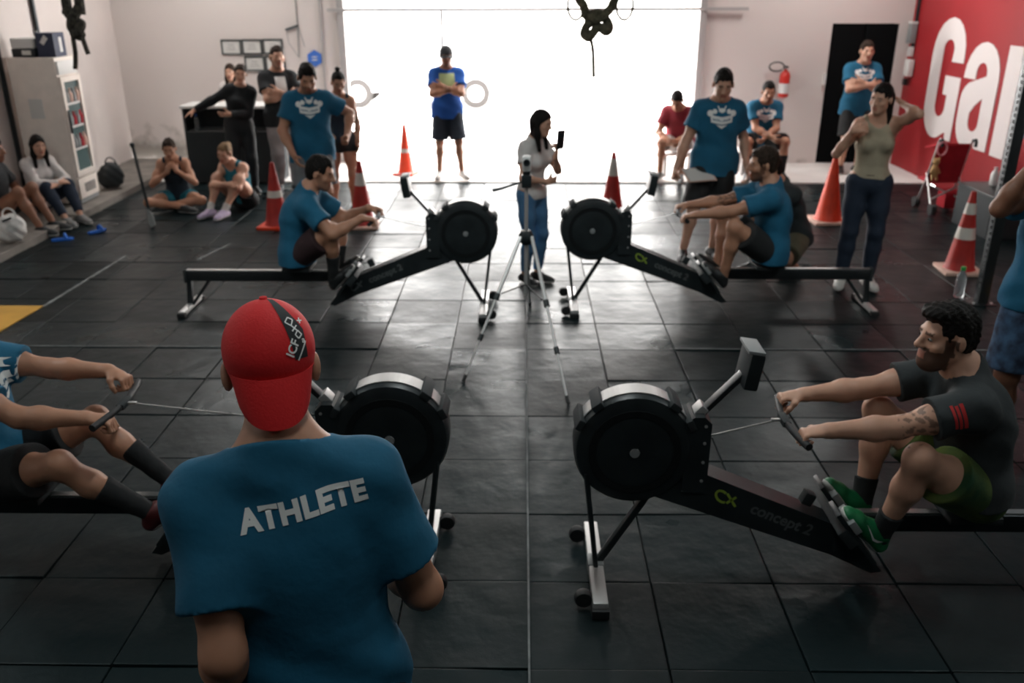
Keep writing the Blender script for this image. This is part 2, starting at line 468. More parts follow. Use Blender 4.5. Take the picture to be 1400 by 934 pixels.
# ================================================================== ROWING MACHINES
def rower(x0, y0, d, label, seat_x, handle, logo=True):
    # local x: 0 at the flywheel front, 2.58 at the tail. d=+1 runs to +X, -1 to -X
    t = thing('rowing_machine', label, 'rowing machine', (x0, y0, 0), 0 if d > 0 else math.pi, 'rowing machines')
    # flywheel housing
    fw = MB().lathe([(0.01, -0.085), (0.10, -0.088), (0.21, -0.082), (0.245, -0.07), (0.255, -0.05), (0.255, 0.05), (0.245, 0.07), (0.21, 0.082), (0.10, 0.088), (0.01, 0.085)], (0.258, 0, 0.67), 'Y', 40).build('flywheel_housing', 'black_plastic', t)
    MB().lathe([(0.165, -0.0885), (0.195, -0.0885), (0.195, -0.083), (0.165, -0.083)], (0.258, 0, 0.67), 'Y', 32, cap=False).build('cover_ring', 'black_mesh', fw)
    MB().lathe([(0.165, 0.0885), (0.195, 0.0885), (0.195, 0.083), (0.165, 0.083)], (0.258, 0, 0.67), 'Y', 32, cap=False).build('cover_ring', 'black_mesh', fw)
    for s in (-1, 1): MB().lathe([(0.022, 0.088 * s), (0.02, 0.096 * s), (0.001, 0.098 * s)], (0.258, 0, 0.67), 'Y', 12).build('axle_cap', 'grey_plastic', fw)
    # perforated band over the top of the wheel, with clips
    band = MB()
    for k in range(22):
        a0, a1 = R(35 + k * 5), R(35 + k * 5 + 5.2)
        p = [(0.258 - math.cos(a) * r, 0, 0.67 + math.sin(a) * r) for a, r in ((a0, 0.262), (a1, 0.262))]
        band.bar((p[0][0], 0, p[0][2]), (p[1][0], 0, p[1][2]), 0.085, 0.006, up=(0, 1, 0)) if False else band.prism([(p[0][0], -0.045, p[0][2]), (p[1][0], -0.045, p[1][2]), (p[1][0], 0.045, p[1][2]), (p[0][0], 0.045, p[0][2])], (0, 0, -0.006))
    band.build('vent_band', 'alu', t)
    for a in (28, 52, 128, 152):
        ca, sa = math.cos(R(a)), math.sin(R(a))
        MB().box((0.258 - ca * 0.262, 0, 0.67 + sa * 0.262), (0.05, 0.17, 0.03), Matrix.Rotation(R(a - 90), 3, 'Y'), bev=0.006).build('clip', 'black_matte', t)
    # bracket, main beam, tip
    MB().prism([(0.47, -0.075, 0.47), (0.575, -0.075, 0.47), (0.575, -0.075, 0.80), (0.545, -0.075, 0.83), (0.50, -0.075, 0.83), (0.47, -0.075, 0.80)], (0, 0.15, 0)).build('bracket', 'black_plastic', t)
    for zz in (0.53, 0.62, 0.71, 0.79):
        for s in (-1, 1): MB().lathe([(0.007, 0.0755 * s), (0.007, 0.079 * s), (0.001, 0.080 * s)], (0.55, 0, zz), 'Y', 8).build('bolt', 'alu', t)
    beam = MB().prism([(0.36, -0.06, 0.56), (0.36, -0.06, 0.44), (1.15, -0.06, 0.15), (1.35, -0.06, 0.05), (1.395, -0.06, 0.06), (1.23, -0.06, 0.27), (0.575, -0.06, 0.55)], (0, 0.12, 0)).build('main_beam', 'black_plastic', t)
    # lettering on both faces of the beam (grey product lettering and a small coloured mark)
    ang = math.atan2(0.27 - 0.55, 1.23 - 0.575)
    for s in (-1, 1):
        me = text_mesh('concept 2', 0.075, bold=0.002)
        o = link('beam_lettering', me, 'logo_grey', beam)
        fl_ = (1 if d > 0 else -1) * (-s)          # reading direction on this face
        mz = Matrix.Rotation(math.pi / 2, 4, 'X') if s < 0 else Matrix.Rotation(math.pi, 4, 'Z') @ Matrix.Rotation(math.pi / 2, 4, 'X')
        o.matrix_local = Matrix.Translation((0.92, 0.0615 * s, 0.328)) @ Matrix.Rotation(-ang, 4, 'Y') @ mz
        lx, lz = (0.665, 0.437) if s < 0 else (1.165, 0.222)
        lg = MB(); yy = 0.0612 * s
        gz = lambda dx, dz: (lx + dx, yy, lz + dz - 0.43 * dx)
        arcp = [gz((-0.016 if s < 0 else 0.016) + 0.027 * math.cos(R(a_)) * (1 if s < 0 else -1), 0.027 * math.sin(R(a_))) for a_ in range(55, 306, 25)]
        for p_, q_ in zip(arcp[:-1], arcp[1:]): lg.bar(p_, q_, 0.002, 0.011, up=(0, 0, 1) if abs(p_[0] - q_[0]) > abs(p_[2] - q_[2]) else (1, 0, 0))
        ox = 0.026 if s < 0 else -0.026
        for e_ in (-1, 1): lg.bar(gz(ox - 0.02, -0.024 * e_), gz(ox + 0.02, 0.024 * e_), 0.002, 0.011)
        o = lg.build('beam_logo', 'logo_green' if d > 0 else 'logo_grey', beam); o['kind'] = 'stuff'
    # footplates with straps
    for s in (-1, 1):
        f = MB().bar((1.12, 0.11 * s, 0.42), (1.31, 0.11 * s, 0.17), 0.115, 0.022, bev=0.006).build('footplate', 'black_plastic', t)
        MB().bar((1.175, 0.11 * s, 0.39), (1.215, 0.11 * s, 0.338), 0.14, 0.03, bev=0.004).build('strap', 'grey_plastic', f)
    MB().box((1.18, 0, 0.30), (0.10, 0.34, 0.05), Matrix.Rotation(R(50), 3, 'Y'), bev=0.008).build('foot_bracket', 'black_matte', t)
    MB().box((1.04, 0, 0.405), (0.05, 0.05, 0.06), Matrix.Rotation(R(23), 3, 'Y'), bev=0.008).build('handle_hook', 'black_matte', t)
    # monorail and tail support
    rl = MB().box((1.885, 0, 0.29), (1.39, 0.055, 0.085), bev=0.006).build('monorail', 'dark_steel', t)
    MB().box((1.885, 0, 0.336), (1.39, 0.035, 0.008)).build('rail_top', 'steel', rl)
    MB().box((2.575, 0, 0.29), (0.025, 0.075, 0.11), bev=0.006).build('end_cap', 'black_matte', rl)
    lg = MB(); lg.bar((2.55, 0, 0.27), (2.57, 0, 0.04), 0.05, 0.04, bev=0.005); lg.bar((2.38, 0, 0.26), (2.55, 0, 0.04), 0.035, 0.025, bev=0.004)
    lg.build('tail_leg', 'dark_steel', t)
    MB().bar((2.57, -0.22, 0.03), (2.57, 0.22, 0.03), 0.05, 0.04, bev=0.008, up=(0, 0, 1)).build('tail_foot', 'alu', t)
    for s in (-1, 1): MB().box((2.57, 0.22 * s, 0.02), (0.065, 0.05, 0.04), bev=0.008).build('rubber_foot', 'rubber', t)
    # seat carriage
    st = MB().box((seat_x, 0, 0.375), (0.23, 0.29, 0.035), bev=0.015).build('seat', 'black_matte', t)
    MB().box((seat_x, 0, 0.348), (0.16, 0.09, 0.03), bev=0.006).build('carriage', 'dark_steel', st)
    # front legs, foot bar, wheels
    for s in (-1, 1):
        MB().tube([(0.06, 0.07 * s, 0.56), (0.12, 0.05 * s, 0.06)], 0.011, 8).build('front_leg', 'black_plastic', t)
    MB().bar((0.36, 0, 0.46), (0.13, 0, 0.06), 0.035, 0.03, bev=0.005).build('leg_brace', 'black_plastic', t)
    fb = MB().box((0.12, 0, 0.045), (0.065, 0.62, 0.05), bev=0.006).build('foot_bar', 'alu', t)
    MB().box((0.12, 0, 0.047), (0.072, 0.09, 0.054), bev=0.004).build('bar_sleeve', 'grey_plastic', fb)
    for s in (-1, 1):
        MB().box((0.12, 0.30 * s, 0.022), (0.075, 0.06, 0.044), bev=0.006).build('rubber_foot', 'rubber', fb)
        w = MB().lathe([(0.001, -0.02), (0.036, -0.02), (0.04, -0.01), (0.04, 0.01), (0.036, 0.02), (0.001, 0.02)], (0.052, 0.24 * s, 0.045), 'Y', 16).build('transport_wheel', 'rubber', fb)
    # monitor on its arm
    MB().bar((0.525, 0, 0.80), (0.70, 0, 1.00), 0.055, 0.022, bev=0.005).build('monitor_arm', 'dark_steel', t)
    MB().box((0.535, 0, 0.835), (0.05, 0.07, 0.04), Matrix.Rotation(R(-49), 3, 'Y'), bev=0.005).build('arm_clamp', 'alu', t)
    mo = MB().box((0.725, 0, 1.035), (0.06, 0.17, 0.16), Matrix.Rotation(R(8), 3, 'Y'), bev=0.012).build('monitor', 'black_plastic', t)
    MB().box((0.728, 0, 1.12), (0.07, 0.16, 0.014), Matrix.Rotation(R(8), 3, 'Y'), bev=0.004).build('phone_cradle', 'grey_plastic', mo)
    MB().box((0.757, 0, 1.035), (0.004, 0.12, 0.10), Matrix.Rotation(R(8), 3, 'Y')).build('screen', 'screen', mo)
    # handle and chain (local coordinates)
    hx, hz = handle
    MB().tube([(0.56, 0, 0.70), (hx - 0.03, 0, hz)], 0.004, 6).build('chain', 'steel', t)
    hd = MB().box((hx - 0.005, 0, hz), (0.035, 0.10, 0.028), bev=0.008).build('handle', 'black_matte', t)
    MB().bar((hx - 0.06, 0, hz), (hx - 0.02, 0, hz), 0.016, 0.012, bev=0.003).build('chain_hook', 'alu', hd)
    for s in (-1, 1):
        MB().tube([(hx - 0.005, 0.04 * s, hz), (hx + 0.005, 0.12 * s, hz), (hx + 0.03, 0.235 * s, hz - 0.004)], [0.014, 0.0155, 0.0165], 10).build('grip', 'rubber', hd)
    return t

RA = rower(-0.19, 6.9, -1, 'far rowing machine pulled by the man in maroon shorts', 1.63, (0.97, 0.785))
RB = rower(0.31, 7.0, 1, 'far rowing machine in front of the woman in beige tank top', 1.71, (0.96, 0.79))
RC = rower(0.22, 3.35, 1, 'near rowing machine used by bearded man in green shorts', 1.72, (0.90, 0.785))
RD = rower(-0.31, 3.45, -1, 'near rowing machine mostly hidden behind man in red cap', 1.93, (1.43, 0.80))

# ================================================================== PEOPLE
V3 = lambda *a: np.array(a if len(a) == 3 else a[0], dtype=np.float64)
def nrm(v): v = np.asarray(v, float); return v / (np.linalg.norm(v) + 1e-9)

class Fld:                                      # signed distance field on a grid, meshed by surface nets
    def __init__(s, lo, hi, h):
        s.h = h; s.o = np.asarray(lo, float) - 3 * h
        s.n = (np.ceil((np.asarray(hi, float) - s.o) / h).astype(int) + 4)
        s.D = np.full(s.n, 10.0, np.float32)
    def win(s, lo, hi):
        a = np.clip(np.floor((lo - s.o) / s.h).astype(int), 0, s.n - 1)
        b = np.clip(np.ceil((hi - s.o) / s.h).astype(int) + 1, 1, s.n)
        if np.any(b <= a): return None
        ax = [(s.o[i] + s.h * np.arange(a[i], b[i])).astype(np.float32) for i in range(3)]
        return (slice(a[0], b[0]), slice(a[1], b[1]), slice(a[2], b[2])), ax[0][:, None, None], ax[1][None, :, None], ax[2][None, None, :]
    def mix(s, sl, d, k, neg):
        D = s.D[sl]
        if neg:                                 # smooth subtraction
            d = -d
            if k > 0:
                hh = np.maximum(k - np.abs(D - d), 0) / k
                s.D[sl] = np.maximum(D, d) + hh * hh * k * 0.25
            else: s.D[sl] = np.maximum(D, d)
        elif k > 0:
            hh = np.maximum(k - np.abs(D - d), 0) / k
            s.D[sl] = np.minimum(D, d) - hh * hh * k * 0.25
        else: s.D[sl] = np.minimum(D, d)
    def cone(s, a, b, ra, rb, k=0.02, wide=None, flatA=False, flatB=False, neg=False):
        a = np.asarray(a, float); b = np.asarray(b, float)
        mx = max(ra, rb) * max(1.0, wide[1] if wide else 1.0) + k + 2.5 * s.h
        w = s.win(np.minimum(a, b) - mx, np.maximum(a, b) + mx)
        if w is None: return s
        sl, X, Y, Z = w
        px, py, pz = X - a[0], Y - a[1], Z - a[2]
        ab = b - a; L0 = np.linalg.norm(ab) + 1e-9; u = ab / L0
        al = (px * u[0] + py * u[1] + pz * u[2])
        if wide:
            v, sc = nrm(wide[0]), wide[1]; f = 1.0 / sc - 1.0
            dt = (px * v[0] + py * v[1] + pz * v[2]) * f
            px, py, pz = px + dt * v[0], py + dt * v[1], pz + dt * v[2]
            ab = ab + np.dot(ab, v) * f * v
        bb = np.dot(ab, ab) + 1e-12
        t = np.clip((px * ab[0] + py * ab[1] + pz * ab[2]) / bb, 0, 1)
        d = np.sqrt((px - t * ab[0]) ** 2 + (py - t * ab[1]) ** 2 + (pz - t * ab[2]) ** 2) - (ra + t * (rb - ra))
        if flatA: d = np.maximum(d, -al)
        if flatB: d = np.maximum(d, al - L0)
        s.mix(sl, d.astype(np.float32), k, neg)
        return s
    def ell(s, c, r, A=None, k=0.02, neg=False):
        c = np.asarray(c, float); r = np.asarray(r, float)
        A = np.eye(3) if A is None else np.asarray(A)      # rows are the axes
        mx = max(r) + k + 2.5 * s.h
        w = s.win(c - mx, c + mx)
        if w is None: return s
        sl, X, Y, Z = w
        px, py, pz = X - c[0], Y - c[1], Z - c[2]
        q = [(px * A[i][0] + py * A[i][1] + pz * A[i][2]) for i in range(3)]
        k0 = np.sqrt(sum((q[i] / r[i]) ** 2 for i in range(3)))
        k1 = np.sqrt(sum((q[i] / r[i] ** 2) ** 2 for i in range(3))) + 1e-6
        d = k0 * (k0 - 1.0) / k1
        s.mix(sl, d.astype(np.float32), k, neg)
        return s
    def plane(s, n, p, k=0.0):                  # cut away everything on the side n points to
        n = nrm(n)
        ax = [(s.o[i] + s.h * np.arange(s.n[i])).astype(np.float32) for i in range(3)]
        d = (ax[0][:, None, None] - p[0]) * n[0] + (ax[1][None, :, None] - p[1]) * n[1] + (ax[2][None, None, :] - p[2]) * n[2]
        if k > 0:
            hh = np.maximum(k - np.abs(s.D - d), 0) / k
            s.D = np.maximum(s.D, d) + hh * hh * k * 0.25
        else: s.D = np.maximum(s.D, d)
        return s
    def warp(s, fn):                            # add a displacement to the field (folds)
        ax = [(s.o[i] + s.h * np.arange(s.n[i])).astype(np.float32) for i in range(3)]
        s.D = s.D + fn(ax[0][:, None, None], ax[1][None, :, None], ax[2][None, None, :]).astype(np.float32)
        return s
    def nets(s):
        D = s.D; B = D < 0
        D = np.clip(D, -0.2, 0.2)
        n = np.array(D.shape) - 1
        cnt = np.zeros(n, np.int8)
        for i in (0, 1):
            for j in (0, 1):
                for k in (0, 1): cnt += B[i:i + n[0], j:j + n[1], k:k + n[2]]
        act = (cnt > 0) & (cnt < 8)
        I = np.stack(np.nonzero(act), 1)
        idx = np.full(n, -1, np.int32); idx[act] = np.arange(len(I))
        pos = np.zeros((len(I), 3)); num = np.zeros(len(I))
        cs = [(i, j, k) for i in (0, 1) for j in (0, 1) for k in (0, 1)]
        dv = {c: D[I[:, 0] + c[0], I[:, 1] + c[1], I[:, 2] + c[2]] for c in cs}
        for c in cs:
            for a in range(3):
                if c[a] == 0:
                    e = list(c); e[a] = 1; e = tuple(e)
                    d0, d1 = dv[c], dv[e]
                    m = (d0 < 0) != (d1 < 0)
                    t = np.where(m, d0 / np.where(m, d0 - d1, 1), 0)
                    p = np.zeros((len(I), 3)) + np.array(c); p[:, a] += t
                    pos += p * m[:, None]; num += m
        vs = s.o + s.h * (I + pos / np.maximum(num, 1)[:, None])
        qs = []
        for a in range(3):
            b, c = (a + 1) % 3, (a + 2) % 3
            sl0 = [slice(None)] * 3; sl1 = [slice(None)] * 3
            sl0[a] = slice(0, -1); sl1[a] = slice(1, None)
            x = B[tuple(sl0)] != B[tuple(sl1)]
            J = np.stack(np.nonzero(x), 1)
            ok = (J[:, b] > 0) & (J[:, c] > 0) & (J[:, b] < n[b]) & (J[:, c] < n[c])
            J = J[ok]
            sg = B[J[:, 0], J[:, 1], J[:, 2]]
            def g(db, dc):
                K = J.copy(); K[:, b] += db; K[:, c] += dc
                return idx[K[:, 0], K[:, 1], K[:, 2]]
            q = np.stack([g(-1, -1), g(0, -1), g(0, 0), g(-1, 0)], 1)
            q = np.where(sg[:, None], q, q[:, ::-1])
            qs.append(q)
        return vs, np.concatenate(qs)
    def build(s, name, m, parent, base, smooth_it=1, colfn=None):
        vs, q = s.nets()
        if len(vs) == 0: return None
        e = np.concatenate([q[:, [0, 1]], q[:, [1, 2]], q[:, [2, 3]], q[:, [3, 0]]])
        for _ in range(smooth_it):              # light Laplacian smoothing
            acc = np.zeros_like(vs); nn = np.zeros(len(vs))
            for i in range(3):
                acc[:, i] = np.bincount(e[:, 0], vs[e[:, 1], i], len(vs)) + np.bincount(e[:, 1], vs[e[:, 0], i], len(vs))
            nn = np.bincount(e[:, 0], minlength=len(vs)) + np.bincount(e[:, 1], minlength=len(vs))
            vs = vs * 0.5 + 0.5 * acc / np.maximum(nn, 1)[:, None]
        me = bpy.data.meshes.new(name)
        me.vertices.add(len(vs)); me.vertices.foreach_set('co', (vs - base).astype(np.float32).ravel())
        me.loops.add(q.size); me.loops.foreach_set('vertex_index', q.astype(np.int32).ravel())
        me.polygons.add(len(q)); me.polygons.foreach_set('loop_start', np.arange(0, q.size, 4, dtype=np.int32))
        me.polygons.foreach_set('use_smooth', np.ones(len(q), bool))
        me.update(calc_edges=True)
        if colfn is not None:
            ca = me.color_attributes.new('tint', 'FLOAT_COLOR', 'POINT')
            ca.data.foreach_set('color', np.concatenate([colfn(vs), np.ones((len(vs), 1))], 1).astype(np.float32).ravel())
        return link(name, me, m, parent)

SKIN = {
    'light': dm('skin_light', (0.55, 0.30, 0.205), 0.5, tint=True, noise=0.06, nscale=14, sub=0.08),
    'tan': dm('skin_tan', (0.45, 0.22, 0.135), 0.5, tint=True, noise=0.06, nscale=14, sub=0.08),
    'brown': dm('skin_brown', (0.24, 0.105, 0.06), 0.5, tint=True, noise=0.06, nscale=14, sub=0.08)}
dm('hair_black', (0.009, 0.007, 0.006), 0.6, spec=0.15, noise=0.4, nscale=60, bump=0.5, bscale=150)
dm('hair_brown', (0.030, 0.018, 0.012), 0.6, spec=0.15, noise=0.4, nscale=60, bump=0.5, bscale=150)
dm('hair_light', (0.20, 0.12, 0.06), 0.6, spec=0.2, noise=0.4, nscale=60, bump=0.5, bscale=150)
CL = lambda k, c, **kw: dm(k, c, 0.85, noise=0.08, nscale=9, bump=0.35, bscale=22, **kw)
CL('tee_blue', (0.005, 0.105, 0.195)); CL('tee_royal', (0.012, 0.10, 0.42)); CL('tee_black', (0.012, 0.014, 0.016))
CL('tee_charcoal', (0.022, 0.027, 0.029)); CL('tee_crimson', (0.24, 0.018, 0.03)); CL('cloth_white', (0.62, 0.58, 0.56)); CL('tank_beige', (0.36, 0.30, 0.21))
CL('tank_navy', (0.012, 0.022, 0.035)); CL('top_teal', (0.01, 0.15, 0.20)); CL('jeans', (0.011, 0.020, 0.040)); CL('jeans_light', (0.06, 0.16, 0.30))
CL('shorts_black', (0.012, 0.013, 0.014)); CL('shorts_maroon', (0.028, 0.010, 0.012)); CL('shorts_navy', (0.02, 0.03, 0.045)); CL('shorts_grey', (0.16, 0.17, 0.18)); CL('shorts_khaki', (0.10, 0.09, 0.055))
dm('shorts_green', (0.008, 0.05, 0.016), 0.85, col2=(0.10, 0.13, 0.02), nscale=5, bump=0.3, bscale=22)
dm('shorts_pattern', (0.012, 0.02, 0.045), 0.85, col2=(0.05, 0.11, 0.20), nscale=16)
CL('pants_grey', (0.30, 0.28, 0.28)); CL('jacket_black', (0.010, 0.012, 0.014)); CL('sock_black', (0.012, 0.013, 0.014)); CL('sock_white', (0.55, 0.53, 0.50))
dm('shoe_black', (0.014, 0.015, 0.016), 0.5); dm('shoe_green', (0.006, 0.15, 0.05), 0.5, noise=0.2); dm('shoe_white', (0.55, 0.53, 0.5), 0.5); dm('shoe_red', (0.09, 0.012, 0.012), 0.5); dm('shoe_grey', (0.2, 0.2, 0.2), 0.5); dm('shoe_lilac', (0.42, 0.33, 0.48), 0.5)
dm('sole_white', (0.6, 0.58, 0.55), 0.6); dm('sole_dark', (0.03, 0.03, 0.03), 0.6)
dm('eye_white', (0.34, 0.31, 0.29), 0.35); dm('iris', (0.02, 0.012, 0.008), 0.2)
dm('cap_red', (0.66, 0.012, 0.014), 0.75, bump=0.15, bscale=180); dm('cap_black', (0.014, 0.016, 0.018), 0.75)
dm('print_white', (0.80, 0.80, 0.78), 0.8); dm('print_red', (0.45, 0.02, 0.02), 0.8); dm('print_lime', (0.5, 0.6, 0.3), 0.8); dm('print_blue', (0.01, 0.10, 0.2), 0.8)
dm('leather', (0.06, 0.035, 0.02), 0.5); dm('phone_black', (0.012, 0.013, 0.015), 0.2); dm('band_red', (0.45, 0.01, 0.02), 0.6)

def ik(a, c, l1, l2, pole):
    a = np.asarray(a, float); c = np.asarray(c, float)
    d = c - a; L = np.linalg.norm(d); mx = (l1 + l2) * 0.995
    if L > mx: c = a + d / L * mx; d = c - a; L = mx
    u = d / L
    x = (l1 * l1 - l2 * l2 + L * L) / (2 * L)
    hh = math.sqrt(max(l1 * l1 - x * x, 0))
    p = np.asarray(pole, float); p = p - u * np.dot(p, u)
    return a + u * x + nrm(p) * hh, c

def rodr(v, ax, ang):
    ax = nrm(ax); v = np.asarray(v, float)
    return v * math.cos(ang) + np.cross(ax, v) * math.sin(ang) + ax * np.dot(ax, v) * (1 - math.cos(ang))

CURL = {'relax': (18, 28, 18, 14), 'fist': (75, 95, 60, 45), 'grip': (62, 88, 45, 40), 'flat': (4, 6, 4, 8), 'half': (38, 45, 25, 25)}

def add_hand(F, wr, d, pn, side, mode, s, k=0.008):
    # wr wrist, d finger direction, pn palm normal (the side the fingers curl to), side +1 right / -1 left hand
    d = nrm(d); pn = nrm(pn - d * np.dot(pn, d)); lat = np.cross(d, pn) * side     # towards the thumb
    kn = wr + d * 0.092 * s
    F.cone(wr - d * 0.01, wr + d * 0.05 * s, 0.023 * s, 0.019 * s, 0.02, (lat, 1.45))
    F.cone(wr + d * 0.035 * s, kn - d * 0.006, 0.0155 * s, 0.0145 * s, 0.015, (lat, 2.35))
    c1, c2, c3, th = CURL[mode]
    for i, (off, ln) in enumerate(((0.030, 0.95), (0.010, 1.05), (-0.011, 0.98), (-0.030, 0.78))):
        p = kn + lat * off * s
        dd = nrm(d + lat * off * 0.9)
        r = 0.0092 * s
        for L_, c_ in ((0.044, c1), (0.028, c2), (0.022, c3)):
            dd = rodr(dd, np.cross(d, pn), R(c_ + 3 * i))
            q = p + dd * L_ * ln * s
            F.cone(p, q, r, r * 0.93, 0.006)
            p = q; r *= 0.93
    p = wr + d * 0.022 * s + lat * 0.024 * s
    dd = nrm(lat * 0.75 + d * 0.7 + pn * 0.25)
    r = 0.0125 * s
    for L_, c_ in ((0.042, 0), (0.032, th), (0.026, th * 0.6)):
        dd = rodr(dd, np.cross(dd, nrm(pn * 0.8 + d * 0.5 - lat * 0.3)), R(c_))
        q = p + dd * L_ * s
        F.cone(p, q, r, r * 0.9, 0.012)
        p = q; r *= 0.88

def person(label, pos, hd, h=1.75, lean=(3, 4), side=0, twist=0, head=(0, 0, 0), arms=(None, None), legs=(None, None), sex='m', build=1.0,
           skin='tan', hair='short', hairm='hair_black', top=None, bottom=None, shoes='shoe_black', sole='sole_white', socks=None, beard=0.0,
           vox=0.009, group=None, ground=0.0, neckfwd=0.0, protract=0.0, toes=(None, None), extra=None, footpitch=0.0, tattoo=None):
    s = h / 1.75
    Fw = V3(math.cos(R(hd)), math.sin(R(hd)), 0); Rt = V3(Fw[1], -Fw[0], 0); Up = V3(0, 0, 1)
    P = V3(pos)
    def loc(t, origin=None):
        if t[0] == 'w': return V3(t[1:])
        o = P if origin is None else origin
        return o + Rt * t[0] + Fw * t[1] + Up * t[2]
    def dirv(t): return nrm(Rt * t[0] + Fw * t[1] + Up * t[2])
    fem = sex == 'f'
    # spine
    def ldir(a): return nrm(Up * math.cos(R(a)) + Fw * math.sin(R(a)) + Rt * math.sin(R(side)))
    L = 0.535 * s
    p0 = P.copy(); p1 = p0 + ldir(lean[0]) * L * 0.38; p2 = p1 + ldir((lean[0] + lean[1]) / 2) * L * 0.34; p3 = p2 + ldir(lean[1]) * L * 0.28
    tw = R(twist)
    Rs = nrm(Rt * math.cos(tw) + Fw * math.sin(tw))
    upT = ldir(lean[1]); Rs = nrm(Rs - upT * np.dot(Rs, upT)); Fs = np.cross(upT, Rs)
    Fs = Fs if np.dot(Fs, Fw) > 0 else -Fs
    upA = ldir(lean[0]); Fa = nrm(Fw - upA * np.dot(Fw, upA))
    sw = (0.160 if not fem else 0.140) * s * (0.5 + 0.5 * build)
    shc = p2 + (p3 - p2) * 0.56
    hw = 0.092 * s
    UA, FA, TH, SH = 0.300 * s, 0.262 * s, 0.43 * s, 0.425 * s
    J = {}
    for i, sg in enumerate((-1, 1)):            # 0 left, 1 right
        pr = protract[i] if isinstance(protract, (tuple, list)) else protract
        a = arms[i] or {}
        sh = shc + Rs * sg * sw + Fs * pr + Up * (a.get('lift', 0))
        tgt = a.get('to', (sg * 0.27 * s, 0.04, 0.0))
        wr = loc(tgt)
        pole = dirv(a.get('pole', (sg * 0.5, -1, -0.2)))
        el, wr = ik(sh, wr, UA, FA, pole)
        fd = nrm(wr - el)
        hdv = dirv(a['hd']) if 'hd' in a else fd
        pn = dirv(a['pn']) if 'pn' in a else nrm(-Rs * sg)
        J['sh', i], J['el', i], J['wr', i], J['hd', i], J['pn', i], J['mode', i] = sh, el, wr, hdv, pn, a.get('mode', 'relax')
        g = legs[i] or {}
        hp = P + Rt * sg * hw
        tg = g.get('to', (sg * 0.11, 0.0, None))
        if tg[-1] is None:
            an = loc((tg[0], tg[1], 0)); an[2] = ground + 0.085 * s
        else: an = loc(tg)
        kn, an = ik(hp, an, TH, SH, dirv(g.get('pole', (sg * 0.15, 1, 0.1))))
        td = dirv(g.get('toe', (sg * 0.25, 1, 0)))
        J['hp', i], J['kn', i], J['an', i], J['toe', i] = hp, kn, an, td
    # head frame
    hy = R(hd + head[0]); pt = R(head[1]); rl = R(head[2])
    f0 = V3(math.cos(hy), math.sin(hy), 0); r0 = V3(f0[1], -f0[0], 0)
    hf = nrm(f0 * math.cos(pt) - Up * math.sin(pt)); hu = np.cross(r0, hf)
    hr = r0 * math.cos(rl) + hu * math.sin(rl); hu = np.cross(hr, hf)
    hs = s * (1.0 if not fem else 0.95) * 1.02
    nb = p3 + upT * 0.01
    hc = nb + nrm(upT + Fw * 0.35 + Fw * neckfwd) * 0.115 * s + hu * 0.055 * hs + hf * 0.025 * hs
    def hp_(x, y, z): return hc + (hr * x + hf * y + hu * z) * hs
    HA = [hr, hf, hu]
    # bounds
    pts = [p0, p1, p2, p3, hc + 0.17, hc - 0.17] + [J[q, i] for q in ('sh', 'el', 'wr', 'hp', 'kn', 'an') for i in (0, 1)]
    pts += [J['wr', i] + J['hd', i] * 0.2 for i in (0, 1)] + [J['an', i] + J['toe', i] * 0.22 for i in (0, 1)]
    lo = np.min(pts, 0) - 0.2; hi = np.max(pts, 0) + 0.2
    base = V3(P[0], P[1], ground)
    root = thing('person', label, 'person', tuple(base), 0, group)
    B = Fld(lo, hi, vox)
    b = build
    # torso
    if not fem:
        B.ell(p0 + upA * 0.03 * s, (0.165 * s * b, 0.115 * s, 0.125 * s), [Rt, Fa, upA], 0.05)
        B.cone(p0 + upA * 0.05 * s, p1 + (p2 - p1) * 0.3, 0.103 * s * b, 0.108 * s * b, 0.06, (Rt, 1.34))
        B.ell(p2 - (p2 - p1) * 0.12 + Fs * 0.01, (0.160 * s * b, 0.115 * s * b, 0.170 * s), [Rs, Fs, upT], 0.06)
    else:
        B.ell(p0 + upA * 0.01 * s, (0.170 * s * b, 0.115 * s, 0.125 * s), [Rt, Fa, upA], 0.05)
        B.cone(p0 + upA * 0.05 * s, p1 + (p2 - p1) * 0.3, 0.092 * s * b, 0.088 * s * b, 0.06, (Rt, 1.36))
        B.ell(p2 - (p2 - p1) * 0.12, (0.145 * s * b, 0.100 * s * b, 0.165 * s), [Rs, Fs, upT], 0.06)
        for sg in (-1, 1): B.ell(p2 + Rs * sg * 0.068 * s + Fs * 0.085 * s - upT * 0.05 * s, (0.054 * s, 0.048 * s, 0.054 * s), [Rs, Fs, upT], 0.04)
    nr = (0.057 if not fem else 0.045) * s
    B.cone(p3 - upT * 0.03, hp_(0, -0.02, -0.05), nr * 1.12, nr, 0.04)
    for i, sg in enumerate((-1, 1)):
        sh, el, wr = J['sh', i], J['el', i], J['wr', i]
        m = (1.0 if not fem else 0.80) * s * (0.55 + 0.45 * b)
        B.cone(p3 + upT * 0.025 * s, sh + upT * 0.012, 0.05 * m, 0.052 * m, 0.06)          # trapezius / shoulder
        B.ell(sh, (0.060 * m, 0.060 * m, 0.062 * m), None, 0.05)
        B.cone(p2 + Rs * sg * 0.075 * s, sh - upT * 0.02, 0.082 * m, 0.054 * m, 0.05)          # chest to shoulder
        B.cone(sh, sh + (el - sh) * 0.55, 0.058 * m, 0.054 * m, 0.04)
        B.cone(sh + (el - sh) * 0.5, el, 0.053 * m, 0.041 * m, 0.03)
        B.cone(el, el + (wr - el) * 0.32, 0.042 * m, 0.046 * m, 0.03)
        B.cone(el + (wr - el) * 0.3, wr, 0.046 * m, 0.029 * m, 0.03)
        add_hand(B, wr, J['hd', i], J['pn', i], sg, J['mode', i], s * (0.9 if fem else 1.0) * (1.04 if vox > 0.007 else 1.0))
        hp, kn, an = J['hp', i], J['kn', i], J['an', i]
